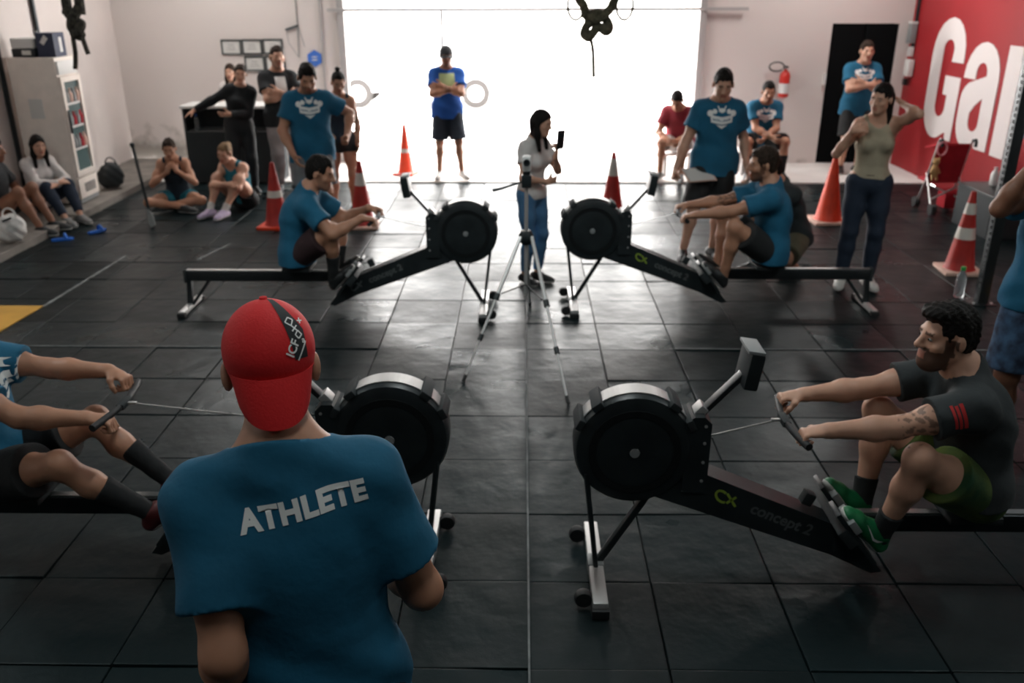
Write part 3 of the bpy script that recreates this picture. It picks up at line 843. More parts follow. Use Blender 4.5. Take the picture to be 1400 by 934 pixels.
        q = (1.0 if not fem else 0.97) * s * (0.5 + 0.5 * b)
        B.cone(hp, hp + (kn - hp) * 0.55, 0.092 * q, 0.077 * q, 0.05)
        B.cone(hp + (kn - hp) * 0.5, kn, 0.078 * q, 0.056 * q, 0.04)
        sd = nrm(an - kn); thd = nrm(kn - hp); kf = nrm(thd - sd)
        B.ell(kn + kf * 0.012, (0.056 * q, 0.056 * q, 0.06 * q), None, 0.03)
        cb = kn + (an - kn) * 0.33 - kf * 0.018 * s
        B.cone(kn, cb, 0.050 * q, 0.056 * q, 0.03)
        B.cone(cb, an + (kn - an) * 0.18, 0.055 * q, 0.036 * q, 0.03)
        B.cone(an + (kn - an) * 0.2, an, 0.036 * q, 0.036 * q, 0.02)
        td = J['toe', i]; fu = Up if abs(td[2]) < 0.05 else nrm(-sd + td * np.dot(sd, td))
        B.cone(an - td * 0.025 * s - fu * 0.035 * s, an + td * 0.12 * s - fu * 0.052 * s, 0.032 * s, 0.023 * s, 0.025)
    # head
    B.ell(hp_(0, -0.012, 0.036), V3(0.077, 0.098, 0.088) * hs, HA, 0.02)
    B.ell(hp_(0, 0.028, -0.03), V3(0.062, 0.066, 0.086) * hs, HA, 0.03)
    jw = 1.0 if not fem else 0.82
    B.cone(hp_(-0.045 * jw, 0.0, -0.06), hp_(0, 0.062, -0.095), 0.022 * hs, 0.024 * hs, 0.03)
    B.cone(hp_(0.045 * jw, 0.0, -0.06), hp_(0, 0.062, -0.095), 0.022 * hs, 0.024 * hs, 0.03)
    B.cone(hp_(-0.036, 0.078, 0.024), hp_(0.036, 0.078, 0.024), 0.015 * hs, 0.015 * hs, 0.02)
    for sg in (-1, 1):
        B.ell(hp_(sg * 0.034, 0.107, 0.006), V3(0.017, 0.015, 0.011) * hs, HA, 0.012, neg=True)
        B.ell(hp_(sg * 0.047, 0.058, -0.024), V3(0.02, 0.022, 0.018) * hs, HA, 0.02)
        B.ell(hp_(sg * 0.084, -0.010, -0.004), V3(0.012, 0.020, 0.032) * hs, HA, 0.008)
    B.cone(hp_(0, 0.092, 0.014), hp_(0, 0.114, -0.024), 0.010 * hs, 0.0145 * hs, 0.012)
    for sg in (-1, 1): B.ell(hp_(sg * 0.013, 0.102, -0.029), V3(0.010, 0.011, 0.009) * hs, HA, 0.008)
    B.cone(hp_(-0.019, 0.088, -0.055), hp_(0.019, 0.088, -0.055), 0.0085 * hs, 0.0085 * hs, 0.006)
    B.cone(hp_(-0.016, 0.087, -0.069), hp_(0.016, 0.087, -0.069), 0.0095 * hs, 0.0095 * hs, 0.006)
    hcM = np.array(HA)
    tone = np.array({'hair_black': (0.10, 0.08, 0.07), 'hair_brown': (0.20, 0.15, 0.12), 'hair_light': (0.5, 0.4, 0.3)}[hairm])
    def colfn(vs):
        c = np.ones((len(vs), 3))
        l = (vs - hc) @ hcM.T / hs
        x, y, z = np.abs(l[:, 0]), l[:, 1], l[:, 2]
        lip = (y > 0.07) & (x < 0.024) & (z < -0.048) & (z > -0.078)
        c[lip] = (0.75, 0.5, 0.5)
        brow = (y > 0.06) & (x > 0.013) & (x < 0.05) & (z > 0.021) & (z < 0.033)
        c[brow] = tone * 1.6
        if beard:
            bd = ((z < -0.042) & (z > -0.14) & (y > -0.005) & (y > 0.02 - 0.35 * (0.08 - x)) & ~lip) | ((z < -0.034) & (y > 0.08) & (x < 0.036) & ~lip) | ((y > 0.0) & (y < 0.04) & (z < 0.01) & (z > -0.06) & (x > 0.055))
            c[bd] = c[bd] * (1 - beard) + beard * tone
        sole_ = (vs[:, 2] < ground - 1)
        if tattoo:
            i, t0, t1, dens = tattoo
            a_, b_ = (J['sh', i], J['el', i])
            t = ((vs - a_) @ (b_ - a_)) / np.dot(b_ - a_, b_ - a_)
            dd = np.linalg.norm(vs - a_ - np.outer(t, b_ - a_), axis=1)
            pat = np.sin(vs[:, 0] * 130 + 3 * np.sin(vs[:, 2] * 90)) + np.sin(vs[:, 2] * 150 + 2 * np.sin(vs[:, 1] * 110)) > dens
            m_ = (t > t0) & (t < t1) & (dd < 0.09) & pat
            c[m_] = (0.42, 0.42, 0.42)
        return c
    if vox < 0.0065 and beard:
        B.ell(hp_(0, 0.05, -0.098), V3(0.05, 0.052, 0.042) * hs, HA, 0.03)
    body = B.build('body', SKIN[skin], root, base, 1, colfn)
    # eyes
    for sg in (-1, 1):
        e = MB().lathe([(0.0002, 0.011), (0.006, 0.0095), (0.0105, 0.004), (0.0105, -0.004), (0.006, -0.0095), (0.0002, -0.011)], n=10).build('eye', 'eye_white', root)
        c = hp_(sg * 0.034, 0.0825, 0.006)
        e.location = c - base; k_ = hs * (1.0 if vox < 0.007 else 0.8); e.scale = (k_ * 0.9, k_ * 0.9, k_ * 0.72)
        ir = MB().lathe([(0.006, 0.0), (0.0058, 0.002), (0.0002, 0.003)], n=10).build('iris', 'iris', e)
        qv = Vector(hf).to_track_quat('Z', 'Y'); ir.matrix_local = Matrix.Translation(Vector(hf) * 0.0098) @ qv.to_matrix().to_4x4()
    # hair and caps
    if hair:
        Hh = Fld(hc - 0.42, hc + 0.25, 0.006)
        bob = {'short': 0.011, 'quiff': 0.013, 'buzz': 0.005, 'cap': 0.004, 'long': 0.014, 'bun': 0.009, 'pony': 0.009, 'backcap': 0.004, 'bob': 0.014, 'back': 0.011}[hair]
        tk = 0.016 if hair in ('short', 'quiff') else bob
        Hh.ell(hp_(0, -0.012, 0.040), (V3(0.076, 0.099, 0.088) + V3(bob * 0.45, bob * 0.8, tk)) * hs, HA, 0)
        Hh.ell(hp_(0, -0.052, -0.012), (V3(0.060, 0.050, 0.062) + bob * 0.5) * hs, HA, 0.03)
        if hair == 'quiff': Hh.ell(hp_(0, 0.045, 0.105), V3(0.062, 0.060, 0.036) * hs, HA, 0.03)
        n1 = hf * 0.80 - hu * 0.60
        if hair not in ('cap', 'backcap'):
            Hh.plane(n1, hp_(0, 0.079, 0.066))
            if fem: Hh.ell(hp_(0, 0.095, 0.050), V3(0.030, 0.03, 0.036) * hs, HA, 0.01, neg=True)
            if hair not in ('long', 'bob'):
                for sg in (-1, 1):
                    Hh.ell(hp_(sg * 0.085, 0.002, -0.022), V3(0.03, 0.030, 0.045) * hs, HA, 0.008, neg=True)
                    Hh.ell(hp_(sg * 0.052, 0.083, 0.055), V3(0.030, 0.026, 0.030) * hs, HA, 0.012, neg=True)
                ph_ = len(label) * 0.7
                Hh.warp(lambda X, Y, Z: 0.0045 * np.sin(X * 170 + ph_ + 2 * np.sin(Z * 90)) * np.sin(Y * 150 + Z * 120 + ph_) + 0.003 * np.sin(X * 60 + Y * 75 + ph_))
            Hh.plane(-hu - hf * 0.25, hp_(0, -0.07, -0.075))
        dn = -Up
        if hair in ('long', 'bob'):
            ln = 0.24 if hair == 'long' else 0.13
            for sg in (-1, 1):
                a_ = hp_(sg * 0.068, -0.02, 0.02)
                Hh.cone(a_, a_ + dn * 0.13 * hs + hr * sg * 0.004 + hf * 0.01, 0.028 * hs, 0.030 * hs, 0.02)
                a2 = a_ + dn * 0.12 * hs
                Hh.cone(a2, a2 + dn * (ln - 0.09) * hs + hr * sg * 0.006 + (hf * 0.03 if hair == 'long' else 0), 0.032 * hs, 0.020 * hs, 0.03)
            Hh.cone(hp_(0, -0.075, 0.0), hp_(0, -0.085, 0.0) + dn * ln * hs, 0.05 * hs, 0.04 * hs, 0.04, (hr, 1.5))
        if hair == 'back':
            Hh.cone(hp_(0, -0.08, 0.0), hp_(-0.03, -0.09, 0.0) + dn * 0.30 * hs, 0.055 * hs, 0.035 * hs, 0.04, (hr, 1.35))
        if hair in ('bun',): Hh.ell(hp_(0, -0.05, 0.155), V3(0.034, 0.034, 0.030) * hs, HA, 0.01)
        if hair == 'pony':
            Hh.ell(hp_(0, -0.10, 0.085), V3(0.03, 0.03, 0.03) * hs, HA, 0.015)
            a_ = hp_(0, -0.125, 0.07); Hh.cone(a_, a_ + dn * 0.22 * hs - hf * 0.02, 0.028 * hs, 0.012 * hs, 0.02)
        if hair in ('cap', 'backcap'): Hh.plane(hu, hp_(0, 0, 0.03 if hair == 'cap' else -0.035)); Hh.plane(-hu - hf * 0.3, hp_(0, -0.07, -0.07)); Hh.plane(hf, hp_(0, 0.015, 0))
        Hh.build('hair', hairm, root, base, 1)
        if hair in ('cap', 'backcap'):
            C = Fld(hc - 0.28, hc + 0.28, min(vox, 0.006))
            C.ell(hp_(0, -0.010, 0.042), V3(0.089, 0.110, 0.098) * hs, HA, 0)
            C.plane(-hu + hf * (0.0 if hair == 'cap' else 0.20), hp_(0, 0, 0.012 if hair == 'cap' else 0.006), 0.004)
            sgn = 1 if hair == 'cap' else -1
            nu, nv = 22, 8
            top_ = []; bot_ = []
            for iu in range(nu + 1):                # brim: curved visor with thickness
                u = -1 + 2 * iu / nu; ang = u * R(66)
                x0, y0_ = 0.089 * math.sin(ang), 0.110 * math.cos(ang)
                ro = math.sqrt(max(0.0, 1 - abs(u) ** 2.6))
                for iv in range(nv + 1):
                    v = iv / nv
                    if sgn > 0: q = (x0 * (1 - 0.06 * v), y0_ - 0.004 + v * 0.068 * ro, 0.022 - 0.012 * u * u - v * 0.020 * ro - 0.02 * v * v * u * u)
                    else: q = (x0 * (1 - 0.10 * v), y0_ - 0.006 + v * (0.024 * ro) - 0.010 * v * v, 0.010 - 0.012 * (1 - u * u) - v * (0.012 + 0.082 * ro))
                    p_ = hp_(q[0], sgn * q[1] - 0.010, q[2])
                    top_.append(p_ - base); bot_.append(p_ - (hu * 0.005 if sgn > 0 else hf * -0.005) * 1.0 - base)
            N_ = len(top_); fs = []
            at_ = lambda i, j, o: o * N_ + i * (nv + 1) + j
            for i in range(nu):
                for j in range(nv):
                    fs.append((at_(i, j, 0), at_(i + 1, j, 0), at_(i + 1, j + 1, 0), at_(i, j + 1, 0)))
                    fs.append((at_(i, j, 1), at_(i, j + 1, 1), at_(i + 1, j + 1, 1), at_(i + 1, j, 1)))
                fs.append((at_(i, nv, 0), at_(i + 1, nv, 0), at_(i + 1, nv, 1), at_(i, nv, 1)))
                fs.append((at_(i, 0, 0), at_(i, 0, 1), at_(i + 1, 0, 1), at_(i + 1, 0, 0)))
            for j in range(nv):
                fs.append((at_(0, j, 0), at_(0, j + 1, 0), at_(0, j + 1, 1), at_(0, j, 1)))
                fs.append((at_(nu, j, 0), at_(nu, j, 1), at_(nu, j + 1, 1), at_(nu, j + 1, 0)))
            bme = bpy.data.meshes.new('brim'); bme.from_pydata([tuple(p) for p in top_ + bot_], [], fs)
            bme.polygons.foreach_set('use_smooth', [True] * len(fs)); bme.update(); bme.set_sharp_from_angle(angle=R(50))
            capm = 'cap_black' if hair == 'cap' else 'cap_red'
            co = C.build('cap', capm, root, base, 1)
            link('brim', bme, capm, co)
            if extra is not None: extra['cap'] = co
    # clothes
    def arm_sleeve(F, i, t_end, infl, flare, k=0.04):
        sh, el, wr = J['sh', i], J['el', i], J['wr', i]; m = (1.0 if not fem else 0.80) * s * (0.55 + 0.45 * b)
        F.cone(p3 + upT * 0.018 * s, sh + upT * 0.012, 0.049 * m + infl, 0.052 * m + infl, 0.05)
        F.ell(sh, np.ones(3) * (0.061 * m + infl), None, k)
        F.cone(p2 + Rs * (1 if i else -1) * 0.075 * s, sh - upT * 0.02, 0.082 * m + infl, 0.055 * m + infl, k)
        if t_end <= 1: F.cone(sh, sh + (el - sh) * t_end, 0.060 * m + infl, 0.058 * m + infl + flare, k, flatB=True)
        else:
            F.cone(sh, el, 0.060 * m + infl, 0.046 * m + infl, k)
            F.cone(el, el + (wr - el) * (t_end - 1), 0.047 * m + infl, 0.033 * m + infl, 0.03, flatB=True)
    if top:
        st = top.get('style', 'tee'); inf = top.get('inf', 0.014) * s
        F = Fld(lo, hi, vox)
        hem = top.get('hem', -0.10) * s
        cw = (0.175 if not fem else 0.145) * s * b
        if not fem:
            F.ell(p2 - (p2 - p1) * 0.12 + Fs * 0.01, (0.160 * s * b + inf, 0.116 * s * b + inf, 0.173 * s + inf), [Rs, Fs, upT], 0.05)
            F.cone(p1 + (p2 - p1) * 0.5, p0 + upA * 0.02, 0.111 * s * b + inf, 0.112 * s * b + inf * 1.2, 0.06, (Rt, 1.42))
            F.cone(p0 + upA * 0.04, p0 + upA * (hem - 0.02), 0.112 * s * b + inf * 1.2, 0.115 * s * b + inf * 1.4, 0.05, (Rt, 1.58))
        else:
            F.ell(p2 - (p2 - p1) * 0.12, (0.145 * s * b + inf, 0.100 * s * b + inf, 0.165 * s + inf), [Rs, Fs, upT], 0.05)
            F.cone(p1 + (p2 - p1) * 0.5, p0 + upA * 0.05, 0.092 * s * b + inf, 0.095 * s * b + inf, 0.06, (Rt, 1.36))
            F.ell(p0 + upA * 0.01 * s, (0.170 * s * b + inf, 0.115 * s + inf, 0.125 * s + inf), [Rt, Fa, upA], 0.05)
            for sg in (-1, 1): F.ell(p2 + Rs * sg * 0.068 * s + Fs * 0.085 * s - upT * 0.05 * s, np.ones(3) * (0.051 * s + inf), None, 0.05)
        F.plane(-upA, p0 + upA * hem)
        if st == 'tank':
            for i, sg in enumerate((-1, 1)):
                F.cone(p2 + Rs * sg * 0.09 * s, shc + Rs * sg * sw * 0.66 + upT * 0.045 * s, 0.05 * s + inf, 0.044 * s + inf, 0.03)
            for i in (0, 1):
                F.cone(J['sh', i] - upT * 0.10, J['sh', i] + upT * 0.10, 0.085 * s, 0.075 * s, 0.01, neg=True) if not fem else F.cone(J['sh', i] + Rs * (0.036 if i else -0.036) * s - upT * 0.09, J['sh', i] + Rs * (0.036 if i else -0.036) * s + upT * 0.10, 0.062 * s, 0.060 * s, 0.01, neg=True)
            F.cone(p3 + Fs * 0.05, p3 + Fs * 0.16 - upT * 0.02, 0.060 * s, 0.078 * s, 0.01, neg=True)
        else:
            for i in (0, 1): arm_sleeve(F, i, top.get('sleeve', 0.62), inf * 0.85, top.get('flare', 0.012))
            F.cone(p3 - upT * 0.02, p3 + upT * 0.06 * s, nr * 1.10 + inf, nr * 1.0 + inf * 0.35, 0.03)
        col = p3 + upT * 0.040 * s
        if st != 'tank':
            cut = F.win(np.minimum(col, hc) - 0.14, np.maximum(col, hc) + 0.20)
            if cut:
                sl, X, Y, Z = cut
                nn = nrm(upT * 0.94 + Fs * 0.34)
                if st == 'hood': nn = nrm(upT * 0.9 + Fs * 0.5)
                d = (X - col[0]) * nn[0] + (Y - col[1]) * nn[1] + (Z - col[2]) * nn[2]
                rad = np.sqrt((X - col[0]) ** 2 + (Y - col[1]) ** 2 + (Z - col[2]) ** 2) - 0.098 * s
                F.D[sl] = np.maximum(F.D[sl], np.minimum(d, -rad))
        ph = hash(label) % 7 if False else len(label) % 7
        amp = top.get('fold', 0.004)
        F.warp(lambda X, Y, Z: amp * np.sin(X * 21 + Z * 17 + ph + 2.2 * np.sin(Y * 9 + Z * 11)) * np.sin(Z * 13 + Y * 19 + ph))
        so = F.build('shirt' if st == 'tee' else {'tank': 'tank_top', 'hood': 'jacket', 'long': 'long_sleeve_shirt'}[st], top['m'], root, base, 1)
        if extra is not None: extra['shirt'] = so
        if top.get('prn'): top['prn'](so, dict(c=p2 + Fs * 0.0, R=Rs, F=Fs, U=upT, s=s, base=base))
    if bottom:
        inf = bottom.get('inf', 0.016) * s; e = bottom.get('end', 0.85); st = 'shorts' if e <= 1 else 'trousers'
        F = Fld(lo, hi, vox)
        F.ell(p0 + upA * (0.02 if not fem else 0.005) * s, ((0.167 if not fem else 0.172) * s * b + inf * 0.8, 0.117 * s + inf * 0.8, 0.13 * s + inf * 0.5), [Rt, Fa, upA], 0.03)
        F.plane(upA, p0 + upA * bottom.get('waist', 0.10) * s)
        q = (1.0 if not fem else 0.97) * s * (0.5 + 0.5 * b)
        for i in (0, 1):
            hp, kn, an = J['hp', i], J['kn', i], J['an', i]
            if e <= 1:
                F.cone(hp, hp + (kn - hp) * e, 0.094 * q + inf, 0.082 * q + inf + bottom.get('flare', 0.012), 0.035, flatB=True)
            else:
                F.cone(hp, hp + (kn - hp) * 0.55, 0.093 * q + inf, 0.078 * q + inf, 0.03)
                F.cone(hp + (kn - hp) * 0.5, kn, 0.078 * q + inf, 0.058 * q + inf, 0.03)
                F.ell(kn + nrm(nrm(kn - hp) - nrm(an - kn)) * 0.012, np.ones(3) * (0.058 * q + inf), None, 0.03)
                F.cone(kn, kn + (an - kn) * 0.35, 0.058 * q + inf, 0.060 * q + inf, 0.02)
                F.cone(kn + (an - kn) * 0.33, kn + (an - kn) * (e - 1), 0.060 * q + inf, 0.042 * q + inf, 0.02, flatB=True)
        F.warp(lambda X, Y, Z: 0.003 * np.sin(X * 25 + Z * 19) * np.sin(Y * 23 + Z * 15))
        bo = F.build(bottom.get('name', st), bottom['m'], root, base, 1)
        if bottom.get('belt'):
            F = Fld(p0 - 0.3, p0 + 0.35, vox)
            F.ell(p0 + upA * 0.005 * s, (0.172 * s * b + inf + 0.006, 0.117 * s + inf + 0.006, 0.13 * s + inf * 0.5), [Rt, Fa, upA], 0)
            F.plane(upA, p0 + upA * 0.105 * s); F.plane(-upA, p0 + upA * 0.068 * s)
            F.build('belt', bottom['belt'], bo, base, 1)
    for i, sg in enumerate((-1, 1)):
        kn, an, td = J['kn', i], J['an', i], J['toe', i]
        q = (1.0 if not fem else 0.97) * s * (0.5 + 0.5 * b)
        sn = nrm(kn - an)
        if socks:
            F = Fld(np.minimum(kn, an) - 0.15, np.maximum(kn, an) + 0.15, vox)
            t = socks[1]
            F.cone(an + (kn - an) * t, an + (kn - an) * 0.18, (0.037 + 0.019 * min(1, t / 0.6)) * q + 0.004, 0.036 * q + 0.005, 0.02, flatA=True)
            F.cone(an + (kn - an) * 0.2, an - sn * 0.02, 0.036 * q + 0.005, 0.037 * q + 0.005, 0.02)
            F.build('sock', socks[0], root, base, 1)
        if shoes:
            up = nrm(sn - td * np.dot(sn, td)) if abs(np.dot(sn, td)) < 0.98 else Up
            if abs(td[2]) < 0.05: up = Up
            lat = np.cross(td, up)
            bt = an - up * 0.080 * s                       # sole level under the ankle
            heel = bt - td * 0.045 * s + up * 0.045 * s; ball = bt + td * 0.125 * s + up * 0.035 * s; toe = bt + td * 0.175 * s + up * 0.028 * s
            F = Fld(np.min([heel, toe, an], 0) - 0.12, np.max([heel, toe, an], 0) + 0.12, min(vox, 0.008))
            F.cone(heel, ball, 0.040 * s, 0.036 * s, 0.02, (lat, 1.12))
            F.cone(ball, toe, 0.036 * s, 0.028 * s, 0.02, (lat, 1.25))
            F.cone(bt + up * 0.05 * s + td * 0.06 * s, an + up * 0.012, 0.040 * s, 0.042 * s, 0.03)
            F.plane(up, an + up * 0.022 * s - td * 0.02, 0.004)
            F2 = Fld(F.o, F.o + F.h * F.n, F.h)
            F2.cone(heel, ball, 0.043 * s, 0.038 * s, 0.02, (lat, 1.12)); F2.cone(ball, toe, 0.038 * s, 0.031 * s, 0.02, (lat, 1.25))
            F.plane(-up, bt + up * 0.018 * s)
            F2.plane(up, bt + up * 0.024 * s, 0.003); F2.plane(-up, bt - up * 0.004, 0.003)
            so = F.build('shoe', shoes if isinstance(shoes, str) else shoes[i], root, base, 1)
            F2.build('sole', sole, so, base, 1)
    info = dict(J=J, p=(p0, p1, p2, p3), hc=hc, HA=HA, hs=hs, root=root, base=base, hp_=hp_, Rs=Rs, Fs=Fs, upT=upT, s=s)
    return info

# flat prints lying on a shirt: 2D pieces dropped onto the cloth
def bvh_of(o):
    me = o.data
    return BVHTree.FromPolygons([v.co.copy() for v in me.vertices], [tuple(p.vertices) for p in me.polygons])
def drape(me, o, origin, R_, U_, D_, name, m, off=0.0022, fine=0.02, parent=None):
    # me: flat mesh in its own xy plane; placed at origin (object space of o) with axes R_, U_, thrown along D_
    bm = bmesh.new(); bm.from_mesh(me)
    bmesh.ops.triangulate(bm, faces=bm.faces)
    for _ in range(5):
        es = [e for e in bm.edges if e.calc_length() > fine]
        if not es: break
        bmesh.ops.subdivide_edges(bm, edges=es, cuts=1)
        bmesh.ops.triangulate(bm, faces=bm.faces)
    t = bvh_of(o); O = Vector(origin); R_ = Vector(R_); U_ = Vector(U_); D_ = Vector(D_)
    dead = []
    for v in bm.verts:
        p = O + R_ * v.co.x + U_ * v.co.y - D_ * 0.5
        hit, nn, _, _ = t.ray_cast(p, D_, 1.2)
        if hit is None: dead.append(v)
        else: v.co = hit - D_ * off
    if dead: bmesh.ops.delete(bm, geom=dead, context='VERTS')
    me2 = bpy.data.meshes.new(name); bm.to_mesh(me2); bm.free()
    me2.polygons.foreach_set('use_smooth', [True] * len(me2.polygons))
    ob = link(name, me2, m, parent if parent is not None else o)
    return ob
def flat(polys):
    bm = bmesh.new()
    for pl in polys: bm.faces.new([bm.verts.new((x, y, 0)) for x, y in pl])
    bmesh.ops.recalc_face_normals(bm, faces=bm.faces)
    me = bpy.data.meshes.new('print'); bm.to_mesh(me); bm.free(); return me
def ring2(cx, cy, r, n=12): return [(cx + r * math.cos(2 * math.pi * i / n), cy + r * math.sin(2 * math.pi * i / n)) for i in range(n)]
def emblem_print(so, c):
    s = c['s'] * 1.05
    P_ = []
    P_.append([(-0.095, 0.030), (0, 0.014), (0.095, 0.030), (0.090, -0.030), (0, -0.046), (-0.090, -0.030)])     # banner
    for sg in (-1, 1):
        P_.append(ring2(sg * 0.098, 0.042, 0.026))
        P_.append(ring2(sg * 0.060, 0.058, 0.020))
        P_.append([(sg * 0.018, 0.055), (sg * 0.040, 0.100), (sg * 0.030, 0.103), (sg * 0.008, 0.058)])
    P_.append([(-0.03, 0.060), (0.0, 0.046), (0.03, 0.060), (0.022, 0.082), (-0.022, 0.082)])
    P_.append([(-0.05, -0.046), (0, -0.056), (0.05, -0.046), (0.0, -0.082)])
    P_ = [[(x * s, y * s) for x, y in p] for p in P_]
    o_ = (c['c'] + c['U'] * 0.03 - c['base'])
    e = drape(flat(P_), so, o_ + c['F'] * 0.1, -c['R'] , c['U'], -c['F'], 'shirt_emblem', 'print_white')
    L_ = []
    rl_ = random.Random(11); x = -0.078
    while x < 0.074:
        w_ = rl_.uniform(0.005, 0.012); y_ = -0.020 + 0.16 * abs(x); q_ = rl_.choice((0.006, 0.012, 0.016))
        L_.append([(x, y_), (x + w_, y_), (x + w_ * 0.8, y_ + q_), (x, y_ + q_ * 0.9)]); x += w_ + 0.004
    drape(flat([[(x * s, y * s - 0.004) for x, y in p] for p in L_]), so, o_ + c['F'] * 0.1, -c['R'], c['U'], -c['F'], 'emblem_lettering', 'print_blue', off=0.0035, parent=e)
def block_print(m, w, h_, dz=0.03):
    def f(so, c):
        drape(flat([[(-w/2, -h_/2), (w/2, -h_/2), (w/2*0.9, h_/2), (-w/2*0.9, h_/2)]]), so, c['c'] + c['U'] * dz + c['F'] * 0.1 - c['base'], -c['R'], c['U'], -c['F'], 'shirt_print', m)
    return f

# ------------------------------------------------------------------ the people in the photograph
def crossed(sc=1.0):
    return ({'to': (0.055 * sc, 0.235 * sc, 0.33 * sc), 'pole': (-1, 0.35, -0.9), 'hd': (1, 0.1, 0.15), 'pn': (0, -1, 0), 'mode': 'half'},
            {'to': (-0.050 * sc, 0.255 * sc, 0.295 * sc), 'pole': (1, 0.35, -0.9), 'hd': (-1, -0.05, 0.1), 'pn': (0, -1, 0), 'mode': 'half'})
NEAR = {}
# man in the foreground with the red cap, seen from behind
X1 = {}
pf = person('man in red backwards cap and blue tee lettered across the back', (-0.470, 1.60, 0.985), 102, h=1.86, lean=(3, 7), side=-3, head=(6, 12, 0), build=0.95,
       arms=({'to': (-0.205, 0.05, 0.0), 'pole': (0.15, -1, 0), 'mode': 'relax'}, {'to': (0.16, 0.28, 0.17), 'pole': (0.55, -1, -0.4), 'mode': 'half'}),
       skin='tan', hair='backcap', hairm='hair_black', top=dict(m='tee_blue', inf=0.017, hem=-0.25, sleeve=0.70, flare=0.010, fold=0.005), bottom=dict(m='shorts_black', end=0.85),
       shoes='shoe_black', socks=('sock_black', 0.4), vox=0.0065, extra=X1)
c = dict(c=pf['p'][2])
me = text_mesh('ATHLETE', 0.060, bold=0.0030, spacing=1.08)
o_ = pf['p'][2] - pf['base'] + pf['Rs'] * 0.038 + pf['upT'] * 0.085
ta = R(7)
rx = pf['Rs'] * math.cos(ta) + pf['upT'] * math.sin(ta); ux = -pf['Rs'] * math.sin(ta) + pf['upT'] * math.cos(ta)
drape(me, X1['shirt'], o_ - pf['Fs'] * 0.1, rx, ux, pf['Fs'], 'back_lettering', 'print_white', fine=0.012)
# marks on the cap: dark gore, small letters and outlined shapes
hr, hf, hu = pf['HA']; hcb = pf['hc'] - pf['base']
def cap_mark(me, x, z, name, m, rot=0, off=0.0015, tilt=0.12):
    D_ = nrm(hf * 0.85 - hu * 0.15 - hr * tilt); R2 = nrm(hr - D_ * np.dot(hr, D_)); U2 = np.cross(R2, D_)
    U2 = U2 if np.dot(U2, hu) > 0 else -U2
    r_ = R2 * math.cos(rot) + U2 * math.sin(rot); u_ = -R2 * math.sin(rot) + U2 * math.cos(rot)
    return drape(me, X1['cap'], hcb + hr * x + hu * z, r_, u_, D_, name, m, off=off, fine=0.006, parent=X1['cap'])
cap_mark(flat([[(-0.020, 0.075), (-0.030, 0.080), (-0.004, -0.020), (0.004, -0.062), (0.034, -0.058), (0.030, 0.0)]]), 0.030, 0.075, 'dark_gore', 'cap_black')
def seg2(a, b, w):
    a = Vector(a); b = Vector(b); d = (b - a).normalized(); n = Vector((-d.y, d.x)) * w / 2
    return [tuple(a + n), tuple(b + n), tuple(b - n), tuple(a - n)]
def outline(pts, w=0.0028): return [seg2(pts[i], pts[(i + 1) % len(pts)], w) for i in range(len(pts))]
cap_mark(text_mesh('ICF', 0.026, bold=0.0006), 0.030, 0.036, 'cap_lettering', 'print_white', rot=R(62), off=0.003)
cap_mark(flat([seg2((-0.022, 0), (0.022, 0), 0.003)]), 0.050, 0.030, 'underline', 'print_white', rot=R(62), off=0.003)
mk = outline([(-0.008, 0), (0, 0.010), (0.010, 0.004), (0.004, -0.008)])
cap_mark(flat(mk), 0.030, 0.092, 'cap_symbol', 'print_white', off=0.003)
cap_mark(flat([seg2((-0.006, -0.006), (0.006, 0.006), 0.003), seg2((-0.006, 0.006), (0.006, -0.006), 0.003)]), 0.040, 0.078, 'cap_symbol', 'print_white', off=0.003)
cap_mark(flat(outline([(-0.007, 0), (0, 0.009), (0.008, 0.0), (0, -0.008)])), 0.046, 0.064, 'cap_symbol', 'print_white', off=0.003)
cap_mark(text_mesh('a', 0.018, bold=0.0004), 0.056, 0.052, 'cap_symbol', 'print_white', off=0.003)
cap_mark(flat([seg2((-0.006, 0), (0.006, 0), 0.003), seg2((0, 0.006), (0, -0.006), 0.003)]), 0.056, 0.094, 'cap_symbol', 'print_white', off=0.003)
b0 = pf['hp_'](0, -0.014, 0.141) - pf['base']
MB().lathe([(0.009, -0.003), (0.008, 0.003), (0.001, 0.005)], tuple(b0), 'Z', 10).build('cap_button', 'cap_red', X1['cap'])

def rower_arms(xh, y, z, d, sg=1):
    # d: +1 facing +X, -1 facing -X; wrists just behind the grips
    left_y, right_y = (y + 0.17, y - 0.17) if d > 0 else (y - 0.17, y + 0.17)
    A = []
    for yy, s_ in ((left_y, -1), (right_y, 1)):
        A.append({'to': ('w', xh - d * 0.088, yy, z + 0.032), 'pole': (s_ * 0.7, 0, -1), 'hd': (0, 1, -0.12), 'pn': (0, -0.1, -1), 'mode': 'grip'})
    return tuple(A)
def rower_legs(x0, d, y, spread=0.0, dz=0.0):
    out = []
    for s_ in (-1, 1):
        yy = y - d * s_ * 0.115
        out.append({'to': ('w', x0 - d * 1.335, yy, 0.30 + dz), 'pole': (s_ * (0.25 + spread), 0.4, 1), 'toe': (s_ * 0.10, 0.62, 0.72)})
    return tuple(out)
# far left rower, facing right
person('rowing man in blue tee and dark maroon shorts, hands on handle', (-1.83, 6.9, 0.475), 0, h=1.76, lean=(2, 27), head=(-6, 14, 0), protract=0.07,
       arms=rower_arms(-1.16, 6.9, 0.785, 1), legs=rower_legs(-0.19, 1, 6.9), skin='tan', hair='short', hairm='hair_black',
       top=dict(m='tee_blue', inf=0.02, hem=-0.06, sleeve=0.62), bottom=dict(m='shorts_maroon', end=0.72, flare=0.02), shoes='shoe_black', socks=('sock_black', 0.5), vox=0.008, beard=0.3, group='rowers')
